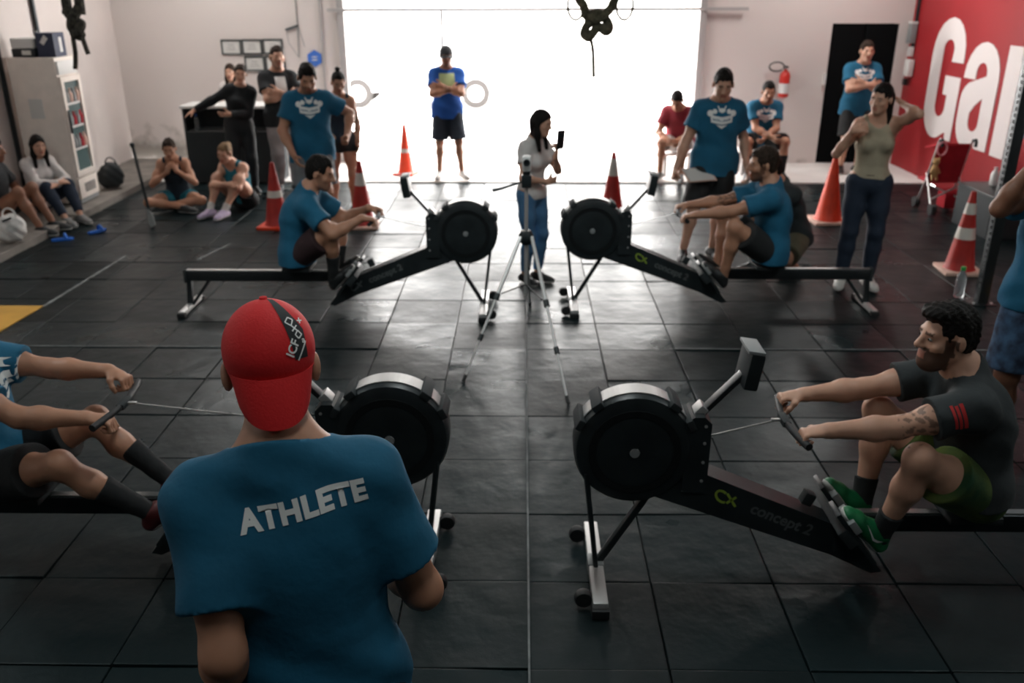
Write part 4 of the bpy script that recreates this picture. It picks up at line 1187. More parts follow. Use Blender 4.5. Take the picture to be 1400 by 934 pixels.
# far right rower, facing left
person('rowing man in blue tee with tattooed arm, bearded, black shorts', (2.03, 7.0, 0.475), 180, h=1.80, lean=(-3, 12), head=(0, 3, 0), protract=0.07,
       arms=rower_arms(1.27, 7.0, 0.79, -1), legs=rower_legs(0.31, -1, 7.0), skin='tan', hair='short', hairm='hair_brown', beard=0.8,
       top=dict(m='tee_blue', inf=0.02, hem=-0.06, sleeve=0.62), bottom=dict(m='shorts_black', end=0.75, flare=0.02), shoes='shoe_black', socks=None, vox=0.008, tattoo=(1, 0.55, 1.1, -0.3), group='rowers')
# near right rower with the beard
def charcoal_print(so, c):
    drape(text_mesh('LX', 0.085, bold=0.001), so, c['c'] + c['F'] * 0.1 - c['base'] + c['U'] * 0.0, -c['R'], c['U'], -c['F'], 'shirt_print', 'print_red')
X4 = {}
p4 = person('bearded man rowing in charcoal tee and green patterned shorts', (1.95, 3.35, 0.475), 180, h=1.80, lean=(4, 22), head=(4, 2, 0), protract=0.06, build=1.06,
       arms=rower_arms(1.12, 3.35, 0.785, -1), legs=rower_legs(0.22, -1, 3.35, 0.1), skin='light', hair='quiff', hairm='hair_black', beard=0.93,
       top=dict(m='tee_charcoal', inf=0.018, hem=0.0, sleeve=0.55, prn=charcoal_print), bottom=dict(m='shorts_green', end=0.62, flare=0.02), shoes='shoe_green', socks=('sock_black', 0.3), vox=0.006, tattoo=(0, 0.55, 1.0, 0.2), group='rowers', extra=X4)
sh, el = p4['J']['sh', 0], p4['J']['el', 0]
q_ = sh + (el - sh) * 0.30 - p4['base']
ad = nrm(el - sh); D_ = nrm(V3(0, 1, -0.35)); D_ = nrm(D_ - ad * np.dot(D_, ad)); nz = np.cross(ad, D_)
drape(flat([[(-0.05, -0.026), (0.05, -0.026), (0.05, -0.012), (-0.05, -0.012)], [(-0.045, -0.006), (0.05, -0.006), (0.05, 0.006), (-0.045, 0.006)], [(-0.05, 0.012), (0.045, 0.012), (0.045, 0.024), (-0.05, 0.024)]]), X4['shirt'], q_, nz, ad, D_, 'sleeve_print', 'print_red')
shoe_ = [c for c in p4['root'].children if c.name.startswith('shoe')][0]
td_ = p4['J']['toe', 0]; D_ = nrm(V3(0, 1, 0) - td_ * td_[1]); U_ = np.cross(td_, D_); U_ = U_ if U_[2] > 0 or U_[0] > 0 else -U_
sw_ = [(-0.055, 0.022), (-0.045, 0.0), (-0.02, -0.010), (0.06, 0.018), (-0.012, 0.001), (-0.036, 0.008)]
drape(flat([sw_]), shoe_, p4['J']['an', 0] - p4['base'] + td_ * 0.05 - U_ * 0.035, td_, U_, D_, 'shoe_mark', 'print_white', fine=0.01)
# near left rower, head beyond the frame
person('rowing man at the left edge in blue emblem tee and black shorts', (-2.36, 3.45, 0.475), 0, h=1.78, lean=(-12, 0), head=(10, 5, 0), protract=0.02, twist=12,
       arms=({'to': ('w', -1.80, 3.64, 0.86), 'pole': (-0.5, 0, -1), 'hd': (0.3, 1, -0.3), 'pn': (0, -0.3, -1), 'mode': 'grip'}, {'to': ('w', -1.83, 3.30, 0.80), 'pole': (0.6, 0, -1), 'hd': (-0.1, 1, -0.2), 'pn': (0, -0.2, -1), 'mode': 'grip'}),
       legs=({'to': ('w', -1.645, 3.57, 0.34), 'pole': (-0.2, 0.4, 1), 'toe': (-0.1, 0.70, 0.60)}, {'to': ('w', -1.645, 3.33, 0.32), 'pole': (0.5, 0.3, 1), 'toe': (0.1, 0.70, 0.60)}),
       skin='tan', hair='short', hairm='hair_black', top=dict(m='tee_blue', inf=0.02, hem=-0.06, sleeve=0.62, prn=emblem_print), bottom=dict(m='shorts_black', end=0.68, flare=0.02),
       shoes='shoe_red', socks=('sock_black', 0.55), vox=0.0065, group='rowers')

# judge standing behind the far left rower
person('standing man in blue emblem tee looking down beside the rower', (-2.17, 9.15, 0.955), -74, h=1.80, lean=(2, 6), head=(4, 26, 0), build=1.02,
       arms=({'to': (-0.36, 0.12, 0.14), 'pole': (-1, -0.8, 0), 'mode': 'fist'}, {'to': (0.20, 0.20, -0.02), 'pole': (1, -0.6, 0), 'mode': 'relax'}),
       skin='tan', hair='quiff', hairm='hair_black', beard=0.55, top=dict(m='tee_blue', inf=0.022, hem=-0.13, sleeve=0.62, prn=emblem_print), bottom=dict(m='shorts_grey', end=0.85), shoes='shoe_black', vox=0.0085)
person('woman with dark hair in a top bun, behind the standing judge', (-2.09, 10.25, 0.87), -70, h=1.62, sex='f', head=(0, 20, 0), skin='tan', hair='bun', hairm='hair_black',
       arms=({'to': (-0.19, 0.06, -0.03)}, {'to': (0.20, 0.06, -0.03)}), legs=({'to': (-0.10, 0.05, None)}, {'to': (0.12, -0.02, None)}), top=dict(m='tank_navy', style='tank', inf=0.008, hem=-0.02), bottom=dict(m='shorts_black', end=0.35, flare=0.006, inf=0.01), shoes='shoe_black', vox=0.0095)
person('man in black tee with white print, arms crossed, near the counter', (-3.07, 11.45, 0.955), -62, h=1.80, lean=(-3, -1), head=(0, -4, 4), arms=crossed(1.02), skin='light', hair='short', hairm='hair_brown', beard=0.4,
       top=dict(m='tee_black', inf=0.02, hem=-0.10, prn=block_print('print_white', 0.14, 0.17)), bottom=dict(m='pants_grey', end=1.9, inf=0.022), shoes='shoe_black', vox=0.0095)
person('woman in black jacket leaning against the counter', (-3.60, 11.35, 0.86), -70, h=1.62, sex='f', lean=(2, 4), side=-8, head=(-8, 6, 6), arms=({'to': (0.10, 0.22, 0.18), 'pole': (-1, 0, -1)}, {'to': (0.52, -0.12, 0.20), 'pole': (0.2, -1, -0.3), 'mode': 'flat'}),
       skin='light', hair='pony', hairm='hair_brown', top=dict(m='jacket_black', style='hood', inf=0.026, hem=-0.14, sleeve=1.95), bottom=dict(m='tee_black', end=1.93, inf=0.02), shoes='shoe_black', vox=0.0095)
person('small woman with brown hair standing behind the counter', (-4.06, 12.75, 0.80), -85, h=1.52, sex='f', head=(-4, 5, 0), skin='light', hair='long', hairm='hair_brown', top=dict(m='cloth_white', inf=0.015, hem=-0.1), bottom=dict(m='jeans', end=1.9), shoes='shoe_black', vox=0.011)
# women seated on the mat before the counter
person('woman in dark tank top sitting cross-legged, hands at chin', (-4.20, 10.62, 0.115), -78, h=1.64, sex='f', lean=(8, 22), head=(0, 16, 0), skin='tan', hair='pony', hairm='hair_brown',
       arms=({'to': (-0.05, 0.26, 0.37), 'pole': (-1, 0.1, -0.9), 'hd': (0.4, -0.2, 1), 'pn': (0.6, -0.8, 0), 'mode': 'half'}, {'to': (0.05, 0.26, 0.36), 'pole': (1, 0.1, -0.9), 'hd': (-0.4, -0.2, 1), 'pn': (-0.6, -0.8, 0), 'mode': 'half'}),
       legs=({'to': (0.10, 0.34, -0.03), 'pole': (-1, 0.35, 0.12), 'toe': (1, 0.4, 0)}, {'to': (-0.10, 0.42, -0.03), 'pole': (1, 0.35, 0.12), 'toe': (-1, 0.4, 0)}),
       top=dict(m='tank_navy', style='tank', inf=0.008, hem=-0.03), bottom=dict(m='top_teal', end=0.42, inf=0.012), shoes='shoe_black', vox=0.009, group='women sitting on the mat')
person('woman with headband hugging her knees, teal top, lilac shoes', (-3.36, 10.50, 0.115), -108, h=1.66, sex='f', lean=(14, 30), head=(4, 14, 8), skin='light', hair='pony', hairm='hair_light',
       arms=({'to': (0.06, 0.40, 0.25), 'pole': (-1, 0, -0.4), 'hd': (1, 0.1, 0), 'pn': (0, -0.6, -0.8), 'mode': 'half'}, {'to': (-0.07, 0.42, 0.27), 'pole': (1, 0, -0.4), 'hd': (-1, 0.1, 0), 'pn': (0, -0.6, -0.8), 'mode': 'half'}),
       legs=({'to': (-0.06, 0.50, -0.03), 'pole': (-0.2, 0.2, 1), 'toe': (0, 1, 0)}, {'to': (0.12, 0.52, -0.03), 'pole': (0.2, 0.2, 1), 'toe': (0.2, 1, 0)}),
       top=dict(m='top_teal', style='tank', inf=0.01, hem=-0.05), bottom=dict(m='shorts_black', end=0.38, inf=0.012), shoes='shoe_lilac', socks=('sock_white', 0.2), vox=0.009, group='women sitting on the mat')
# seated by the fridge
person('dark-haired girl in white long sleeves sitting beside the fridge', (-5.55, 9.98, 0.215), -32, h=1.62, sex='f', lean=(6, 12), head=(-12, 8, 0), skin='light', hair='long', hairm='hair_black',
       arms=({'to': (0.02, 0.38, 0.22), 'pole': (-1, 0, -0.4), 'hd': (1, 0.2, 0), 'pn': (0, -0.6, -0.8), 'mode': 'half'}, {'to': (-0.04, 0.38, 0.24), 'pole': (1, 0, -0.4), 'hd': (-1, 0.2, 0), 'pn': (0, -0.6, -0.8), 'mode': 'half'}),
       legs=({'to': (-0.10, 0.56, -0.135), 'pole': (-0.2, 0.2, 1), 'toe': (0, 1, 0)}, {'to': (0.08, 0.56, -0.135), 'pole': (0.1, 0.2, 1), 'toe': (0, 1, 0)}),
       top=dict(m='cloth_white', style='long', inf=0.016, hem=-0.06, sleeve=1.92), bottom=dict(m='jeans', end=1.85, inf=0.012), shoes='shoe_grey', vox=0.009)
person('bare-legged person sitting at the left edge with knees up', (-5.66, 9.30, 0.215), 2, h=1.72, lean=(-4, 6), head=(0, 5, 0), skin='brown', hair='short',
       arms=({'to': (-0.24, 0.20, 0.05), 'pole': (-1, -0.5, 0)}, {'to': (0.24, 0.15, 0.05), 'pole': (1, -0.5, 0)}),
       legs=({'to': (-0.10, 0.50, -0.125), 'pole': (-0.1, 0.2, 1), 'toe': (0, 1, 0)}, {'to': (0.14, 0.48, -0.125), 'pole': (0.1, 0.2, 1), 'toe': (0.2, 1, 0)}),
       top=dict(m='tee_black', inf=0.015, hem=-0.06), bottom=dict(m='shorts_black', end=0.45, inf=0.012), shoes='shoe_black', vox=0.009)
# doorway
person('man in dark cap and royal blue tee, arms crossed in doorway', (-1.02, 12.25, 0.955), -84, h=1.74, head=(2, 2, 0), ground=0.02, arms=crossed(1.0), legs=({'to': (0.02 - 0.20, 0.05, None), 'toe': (-0.5, 1, 0)}, {'to': (0.13, 0.0, None)}),
       skin='tan', hair='cap', hairm='hair_black', beard=0.5, top=dict(m='tee_royal', inf=0.02, hem=-0.10, prn=block_print('print_lime', 0.22, 0.17)), bottom=dict(m='shorts_navy', end=0.92, flare=0.016), shoes='shoe_white', vox=0.0095)
GP = person('girl in white tee looking at her phone', (0.085, 7.66, 0.815), -40, h=1.53, sex='f', lean=(2, 5), head=(10, 12, 0), skin='light', hair='long', hairm='hair_black', build=0.9,
       arms=({'to': (-0.02, 0.24, 0.34), 'pole': (-0.7, -0.1, -1), 'hd': (0.1, 0.3, 1), 'pn': (0.3, -1, 0.2), 'mode': 'half'}, {'to': (0.03, 0.20, 0.13), 'pole': (1, -0.2, -0.8), 'hd': (-1, 0.2, 0.1), 'pn': (0, -1, 0), 'mode': 'relax'}),
       legs=({'to': (-0.05, 0.03, None)}, {'to': (0.07, -0.02, None)}), top=dict(m='cloth_white', inf=0.018, hem=-0.04, sleeve=0.55), bottom=dict(m='jeans_light', end=1.88, inf=0.010), shoes='shoe_black', vox=0.008)
person('man in crimson tee sitting by the doorway, looking down', (2.20, 12.52, 0.47), -112, h=1.74, lean=(12, 30), head=(0, 38, 0), ground=0.02, skin='tan', hair='short', hairm='hair_black',
       arms=({'to': (-0.02, 0.40, 0.08), 'pole': (-1, -0.3, -0.4), 'mode': 'half'}, {'to': (0.05, 0.40, 0.08), 'pole': (1, -0.3, -0.4), 'mode': 'half'}),
       legs=({'to': (-0.14, 0.42, None)}, {'to': (0.16, 0.40, None)}), top=dict(m='tee_crimson', inf=0.02, hem=-0.05), bottom=dict(m='cloth_white', end=0.8, inf=0.02), shoes='shoe_grey', vox=0.0095)
person('standing man in blue emblem tee looking down, clipboard at his side', (1.83, 8.45, 0.955), -88, h=1.80, lean=(1, 4), head=(-6, 20, 0), skin='light', hair='short', hairm='hair_black',
       arms=({'to': (-0.28 + 0.53, 0.05, -0.06), 'pole': (-0.4, -1, 0), 'mode': 'relax'}, {'to': (0.40, 0.14, -0.07), 'pole': (0.5, -1, 0), 'mode': 'fist'}) if False else
            ({'to': (-0.30, 0.05, -0.03), 'pole': (-0.4, -1, 0), 'mode': 'relax'}, {'to': (0.40, 0.14, -0.07), 'pole': (0.5, -1, 0), 'mode': 'fist'}),
       legs=({'to': (-0.05, 0.0, None)}, {'to': (0.26, 0.10, None)}), top=dict(m='tee_blue', inf=0.022, hem=-0.12, prn=emblem_print), bottom=dict(m='shorts_black', end=0.95, flare=0.02), shoes='shoe_black', vox=0.0085)
person('man in blue emblem tee sitting by the fire extinguisher', (3.34, 12.62, 0.50), -90, h=1.78, lean=(10, 20), head=(-4, 10, 0), ground=0.02, skin='tan', hair='short', hairm='hair_black', beard=0.4,
       arms=({'to': (0.04, 0.42, 0.10), 'pole': (-1, -0.3, -0.4), 'hd': (0.5, 1, -0.4), 'mode': 'half'}, {'to': (-0.06, 0.42, 0.10), 'pole': (1, -0.3, -0.4), 'hd': (-0.5, 1, -0.4), 'mode': 'half'}),
       legs=({'to': (-0.24, 0.44, None), 'pole': (-0.4, 1, 0.3)}, {'to': (0.24, 0.46, None), 'pole': (0.4, 1, 0.3)}), top=dict(m='tee_blue', inf=0.022, hem=-0.06, prn=emblem_print), bottom=dict(m='shorts_black', end=0.9, flare=0.02), shoes='shoe_black', socks=('sock_black', 0.6), vox=0.0095)
person('person in dark top and khaki shorts crouching behind the rower', (2.52, 7.95, 0.36), 195, h=1.74, lean=(18, 30), head=(0, 10, 0), skin='tan', hair='short', hairm='hair_black',
       arms=({'to': (0.0, 0.38, 0.50), 'pole': (-1, 0, -1), 'hd': (0.3, 0.1, 1), 'pn': (0.5, -1, 0), 'mode': 'half'}, {'to': (0.10, 0.40, 0.45), 'pole': (1, 0, -1), 'hd': (-0.3, 0.1, 1), 'pn': (-0.5, -1, 0), 'mode': 'half'}),
       legs=({'to': (-0.12, 0.02, -0.275), 'pole': (-0.9, 1, 0.1), 'toe': (-0.2, 1, 0)}, {'to': (0.12, 0.30, -0.275), 'pole': (0.2, 0.5, 1), 'toe': (0, 1, 0)}), top=dict(m='tee_charcoal', inf=0.018, hem=-0.06), bottom=dict(m='shorts_khaki', end=0.85), shoes='shoe_black', vox=0.009)
person('man in blue emblem tee, arms crossed, before the dark doorway', (4.68, 12.72, 0.965), -92, h=1.80, head=(0, 0, 0), ground=0.02, arms=crossed(1.02), skin='light', hair='short', hairm='hair_brown',
       top=dict(m='tee_blue', inf=0.022, hem=-0.12, prn=emblem_print), bottom=dict(m='shorts_black', end=0.95, flare=0.02), shoes='shoe_black', vox=0.0095)
person('woman in beige tank top and dark jeans, hands raised to hair', (2.99, 7.58, 0.935), -100, h=1.74, sex='f', lean=(-2, 0), head=(-38, 6, 4), skin='light', hair='back', hairm='hair_black',
       arms=({'to': (-0.17, 0.00, 0.66), 'pole': (-0.35, 1, -0.1), 'hd': (0.6, -0.5, 0.5), 'pn': (0.6, -0.3, -0.4), 'mode': 'relax', 'lift': 0.03}, {'to': (0.22, 0.17, 0.46), 'pole': (0.7, 0.2, -1), 'hd': (-1, 0.0, 0.15), 'pn': (0, -0.6, -0.5), 'mode': 'half', 'lift': 0.01}),
       legs=({'to': (-0.10, 0.03, None)}, {'to': (0.13, 0.05, None)}), top=dict(m='tank_beige', style='tank', inf=0.008, hem=0.04), bottom=dict(m='jeans', end=1.95, inf=0.013, waist=0.105, belt='leather'), shoes='shoe_white', vox=0.0075)
EDGE = person('person at the right edge in blue tee and patterned shorts, red bottle raised', (2.76, 4.38, 0.985), -125, h=1.84, head=(0, -5, 0), skin='brown', hair='short', hairm='hair_black',
       arms=({'to': (-0.30, 0.05, 0.0)}, {'to': ('w', 2.44, 4.20, 1.73), 'pole': (0.6, 0.3, -1), 'hd': (-0.3, 0.1, 1), 'pn': (-0.6, -0.8, 0), 'mode': 'grip', 'lift': 0.03}),
       top=dict(m='tee_blue', inf=0.022, hem=-0.06), bottom=dict(m='shorts_pattern', end=0.92, flare=0.02), shoes='shoe_grey', vox=0.009)

# ================================================================== THINGS ABOUT THE ROOM
# ---- fridge
t = thing('display_fridge', 'tall white display fridge with glass door by plain wall', 'fridge', (-5.53, 10.55, 0.10))
# local: glass door faces +x
MB().box((-0.02, 0, 0.83), (0.54, 0.48, 1.66), bev=0.012).build('body', 'fridge_white', t)
MB().box((0.255, 0, 0.03), (0.03, 0.46, 0.06)).build('plinth', 'grey_plastic', t)
MB().box((0.265, 0, 0.17), (0.03, 0.47, 0.24), bev=0.006).build('grille_panel', 'fridge_white', t)
for k in range(6): MB().box((0.283, 0.02, 0.12 + k * 0.018), (0.006, 0.26, 0.008)).build('grille_slot', 'black_matte', t)
dr = MB()
for y0, y1, z0, z1 in ((-0.235, -0.175, 0.31, 1.45), (0.175, 0.235, 0.31, 1.45), (-0.175, 0.175, 0.31, 0.37), (-0.175, 0.175, 1.39, 1.45)):
    dr.box((0.268, (y0 + y1) / 2, (z0 + z1) / 2), (0.035, y1 - y0, z1 - z0))
d = dr.build('door', 'fridge_white', t, smooth=False)
MB().box((0.256, 0, 0.88), (0.008, 0.36, 1.02)).build('glass', 'glass_dark', d)
MB().box((0.292, -0.205, 0.95), (0.03, 0.022, 0.26), bev=0.006).build('handle', 'black_plastic', d)
for z in (0.62, 0.88, 1.14):
    MB().box((0.262, 0, z), (0.010, 0.34, 0.025)).build('shelf', 'pale_plastic', d)
pc = random.Random(5)
for z in (0.63, 0.89, 1.15):
    for k in range(4):
        c_ = pc.choice(['red_fabric', 'grey_plastic', 'grey_plastic', 'cone_base'])
        MB().lathe([(0.03, 0), (0.032, 0.09), (0.014, 0.12), (0.012, 0.15), (0.001, 0.152)], (0.262, -0.12 + 0.08 * k, z + 0.01), 'Z', 8).build('drink', c_, d)
MB().box((0.262, 0, 1.545), (0.02, 0.44, 0.15), bev=0.006).build('header_panel', 'pale_plastic', t)
MB().box((-0.05, -0.242, 1.10), (0.16, 0.004, 0.22)).build('notice', 'paper', t)
t = thing('printer', 'pale printer with dark tray on top of the fridge', 'printer', (-5.66, 10.55, 1.76))
MB().box((0, 0, 0.045), (0.26, 0.30, 0.09), bev=0.008).build('tray', 'black_plastic', t)
MB().box((0, 0, 0.15), (0.26, 0.30, 0.11), bev=0.012).build('body', 'pale_plastic', t)
MB().box((0.04, -0.152, 0.05), (0.10, 0.006, 0.05)).build('paper_slot', 'paper', t)
t = thing('storage_box', 'dark printed carton beside the printer on the fridge', 'box', (-5.40, 10.55, 1.76))
MB().box((0, 0, 0.13), (0.20, 0.26, 0.26), bev=0.004).build('carton', 'navy_frame', t)
MB().prism([(-0.06, -0.132, 0.16), (0.0, -0.132, 0.24), (0.04, -0.132, 0.20), (-0.02, -0.132, 0.13)], (0, 0.003, 0)).build('printed_patch', 'pale_plastic', t)
MB().box((0.101, 0.02, 0.13), (0.003, 0.06, 0.16)).build('printed_patch', 'pale_plastic', t)

# pipes and a bag by the plain wall
for (x, y, z0, z1, lab) in ((-5.915, 10.35, 0.1, 4.3, 'thin dark pipe running down plain wall behind the seated girl'), (-5.915, 11.29, 1.95, 4.3, 'short dark pipe on plain wall ending above the fridge')):
    t = thing('wall_pipe', lab, 'pipe', (x, y, z0), group='pipes on the plain wall')
    MB().tube([(0, 0, 0), (0, 0, z1 - z0)], 0.028, 8).build('conduit', 'dark_steel', t)
    for k in range(3): MB().box((-0.01, 0, 0.05 + (z1 - z0 - 0.1) * k / 2), (0.04, 0.08, 0.03)).build('clamp', 'grey_plastic', t)
def soft_bag(name, label, loc, m, r, n_str=True):
    t = thing(name, label, 'bag', loc)
    F = Fld(V3(loc) - 0.4, V3(loc) + 0.6, 0.014)
    b_ = V3(loc)
    F.ell(b_ + V3(0, 0, r[2] * 0.9), V3(r), None, 0)
    F.ell(b_ + V3(r[0] * 0.3, -r[1] * 0.3, r[2] * 1.5), V3(r) * 0.7, None, 0.06)
    F.plane((0, 0, -1), b_ + V3(0, 0, 0.002))
    F.warp(lambda X, Y, Z: 0.012 * np.sin(X * 40 + Z * 22) * np.sin(Y * 36 + Z * 31))
    F.build('sack', m, t, b_, 1)
    if n_str:
        MB().tube([(r[0] * 0.3 + math.cos(a) * 0.07, -r[1] * 0.3, r[2] * 2.0 + math.sin(a) * 0.09) for a in [math.pi * k / 8 for k in range(9)]], 0.009, 6).build('strap', m, t)
    return t
soft_bag('backpack', 'black backpack on the strip beside the fridge', (-5.30, 11.25, 0.10), 'black_matte', (0.16, 0.16, 0.15))
soft_bag('plastic_bag', 'white shopping bag with black stripes at the left edge', (-5.18, 8.62, 0.10), 'bag_white', (0.16, 0.14, 0.13))
MB().box((-5.10, 8.47, 0.36), (0.10, 0.01, 0.02), Matrix.Rotation(R(-20), 3, 'Y')).build('stripe', 'black_matte', bpy.data.objects['plastic_bag']).matrix_parent_inverse = Matrix.Translation((5.18, -8.62, -0.10))
# blue sandals on the mat
for k, (x, y, a, lab) in enumerate(((-4.88, 9.02, 25, 'blue sandal on the mat, nearer the bare feet'), (-4.66, 9.36, 60, 'blue sandal on the mat, turned towards the room'))):
    t = thing('sandal', lab, 'sandal', (x, y, 0.0), R(a), 'blue sandals')
    t.scale = (0.8, 0.8, 0.8)
    MB().prism([(-0.13, -0.035, 0.002), (-0.05, -0.04, 0.002), (0.08, -0.05, 0.002), (0.14, 0.0, 0.002), (0.08, 0.05, 0.002), (-0.05, 0.035, 0.002), (-0.13, 0.03, 0.002)], (0, 0, 0.03)).build('sole', 'blue_rubber', t)
    MB().tube([(0.05, -0.05, 0.02), (0.04, -0.03, 0.07), (0.04, 0.0, 0.085), (0.04, 0.03, 0.07), (0.05, 0.05, 0.02)], 0.02, 8).build('strap', 'blue_rubber', t)
# black stick with a pale blade
t = thing('paddle', 'black stick with pale blade standing on the mat', 'paddle', (-4.144, 9.577, 0))
MB().tube([(0, 0, 0.16), (-0.04, 0.01, 0.50), (-0.085, 0.02, 0.90)], [0.016, 0.017, 0.018], 8).build('shaft', 'black_matte', t)
MB().lathe([(0.020, 0.885), (0.026, 0.90), (0.026, 0.925), (0.012, 0.935)], (-0.087, 0.02, 0), 'Z', 10).build('grip_end', 'black_matte', t)
MB().prism([(-0.005, -0.015, 0.0), (0.045, -0.015, 0.03), (0.03, -0.015, 0.14), (-0.005, -0.015, 0.22), (-0.025, -0.015, 0.20), (-0.03, -0.015, 0.06)], (0, 0.025, 0)).build('blade', 'grey_plastic', t)

# ---- counter
t = thing('bar_counter', 'black bar counter with open shelf and pale top', 'counter', (-3.92, 12.2, 0.02))
MB().box((0, 0.02, 1.0), (1.30, 0.54, 0.035), bev=0.005).build('worktop', 'pale_plastic', t)
MB().box((0, -0.235, 0.34), (1.22, 0.03, 0.68)).build('front_panel', 'black_matte', t, smooth=False)
MB().box((0, 0.22, 0.49), (1.22, 0.03, 0.98)).build('back_panel', 'black_matte', t, smooth=False)
for s_ in (-1, 1): MB().box((0.60 * s_, 0, 0.49), (0.03, 0.48, 0.98)).build('side_panel', 'black_matte', t, smooth=False)
MB().box((0, 0, 0.67), (1.17, 0.46, 0.02)).build('shelf', 'grey_plastic', t, smooth=False)
def bottle(name, label, loc, h_, r_, capm, bm='clear', group=None):
    t = thing(name, label, 'bottle', loc, group=group)
    MB().lathe([(r_ * 0.9, 0.001), (r_, 0.012), (r_, h_ * 0.6), (r_ * 0.8, h_ * 0.74), (r_ * 0.42, h_ * 0.85), (r_ * 0.42, h_ * 0.9)], n=16).build('body', bm, t)
    MB().lathe([(r_ * 0.48, h_ * 0.89), (r_ * 0.48, h_), (r_ * 0.3, h_ * 1.003)], n=14).build('cap', capm, t)
    return t
bottle('water_bottle', 'clear water bottle on the shelf of the black counter', (-4.40, 12.08, 0.70), 0.22, 0.032, 'blue_sign')
t = thing('folded_papers', 'stack of pale papers lying on the counter top', 'papers', (-4.25, 12.2, 1.0375))
for k in range(3): MB().box((0.01 * k, 0, 0.006 + 0.012 * k), (0.24 - 0.03 * k, 0.20, 0.011)).build('sheet_pile', 'paper', t)

# ---- frames, hanger and sign on the back wall
fw_, fh_ = 0.292, 0.212
spots = [(-4.26, 1.69, 'leftmost of the certificate frames in the upper row'), (-3.955, 1.695, 'middle certificate frame of the upper row on the back wall'), (-3.65, 1.70, 'rightmost of the certificate frames in the upper row'), (-3.94, 1.46, 'left certificate frame of the lower row on the back wall'), (-3.635, 1.465, 'certificate frame of the lower row behind the black tee man')]
for x, z, lab in spots:
    t = thing('picture_frame', lab, 'picture frame', (x, YB - 0.012, z - fh_ / 2), group='certificate frames on the back wall')
    for sx in (-1, 1): MB().box((sx * (fw_ / 2 - 0.01), 0, fh_ / 2), (0.022, 0.022, fh_)).build('frame_side', 'frame_dark', t, smooth=False)
    for z_ in (0.01, fh_ - 0.01): MB().box((0, 0, z_), (fw_ - 0.04, 0.022, 0.022)).build('frame_rail', 'frame_dark', t, smooth=False)
    MB().box((0, 0.004, fh_ / 2), (fw_ - 0.04, 0.006, fh_ - 0.04)).build('certificate', 'paper', t, smooth=False)
    for k in range(3): MB().box((0, 0.0005, fh_ * (0.35 + 0.15 * k)), (0.13 - 0.02 * k, 0.002, 0.008)).build('print_line', 'grey_plastic', t, smooth=False)
t = thing('wall_hanger', 'dark bar with dangling cords on the back wall', 'hanger', (-3.35, YB - 0.02, 1.55))
MB().bar((-0.09, 0, 0.38), (0.10, 0, 0.44), 0.02, 0.03).build('bar', 'frame_dark', t)
MB().tube([(0.09, 0, 0.82), (0.09, 0, 0.44)], 0.006, 6).build('cord', 'frame_dark', t)
MB().tube([(-0.08, 0, 0.38), (-0.06, 0, 0.2), (0.07, 0, 0.0)], 0.004, 6).build('cord', 'grey_plastic', t)
MB().tube([(0.09, 0, 0.44), (0.08, 0, 0.2), (0.07, 0, 0.0)], 0.008, 6).build('cord', 'grey_plastic', t)
MB().tube([(0.09, 0, 0.44), (0.17, 0, 0.15)], 0.005, 6).build('cord', 'grey_plastic', t)
t = thing('hexagon_sign', 'blue hexagonal sign on the back wall by the doorway', 'sign', (-3.05, YB - 0.012, 1.42))
hexp = lambda r_, y: [(r_ * math.sin(R(60 * k)), y, 0.115 + r_ * math.cos(R(60 * k))) for k in range(6)]
MB().prism(hexp(0.118, -0.008), (0, 0.018, 0)).build('plate', 'blue_sign', t, smooth=False)
for z in (-0.02, 0.02): MB().box((0, -0.009, 0.115 + z), (0.10 - abs(z), 0.002, 0.014)).build('print_line', 'pale_plastic', t, smooth=False)

# ---- traffic cones
def cone(label, x, y, h_, body, bands, basem='cone_base', z=0.0, w=0.36):
    t = thing('traffic_cone', label, 'traffic cone', (x, y, z), R(random.uniform(-20, 20)), 'traffic cones')
    MB().box((0, 0, 0.018), (w, w, 0.034), bev=0.008).build('base', basem, t)
    r0, r1 = w * 0.37, 0.022
    rad = lambda q: r0 + (r1 - r0) * q
    MB().lathe([(r0 + 0.012, 0.033), (rad(0.02), 0.05)] + [(rad(q), 0.035 + (h_ - 0.035) * q) for q in (0.2, 0.4, 0.6, 0.8, 1.0)] + [(r1 * 0.6, h_ + 0.004)], n=24).build('cone_body', body, t)
    for q0, q1 in bands:
        MB().lathe([(rad(q0) + 0.0015, 0.035 + (h_ - 0.035) * q0), (rad(q1) + 0.0015, 0.035 + (h_ - 0.035) * q1)], n=24, cap=False).build('reflective_band', 'cone_white', t)
cone('dark red cone behind the maroon-shorts rower, left of the judge', -2.74, 9.62, 0.72, 'cone_red', ((0.45, 0.56),), 'cone_orange')
cone('bright orange cone in the doorway beside the royal blue tee man', -1.66, 12.55, 0.70, 'cone_orange', ((0.42, 0.50),), 'cone_orange', 0.02, 0.30)
cone('red cone with pale band behind the handle of the far left rower', -1.79, 9.66, 0.73, 'cone_red', ((0.62, 0.82),))
cone('red cone with pale upper band behind the far right flywheel', 1.06, 10.25, 0.73, 'cone_red', ((0.62, 0.90),))
cone('plain orange cone with pale base beside woman in beige tank', 3.50, 9.92, 0.76, 'cone_orange', (), 'cone_base', 0.0, 0.40)
cone('weathered red cone with two pale bands beside the rig post', 4.13, 8.02, 0.76, 'cone_red', ((0.40, 0.55), (0.72, 0.86)), 'cone_base', 0.0, 0.36)

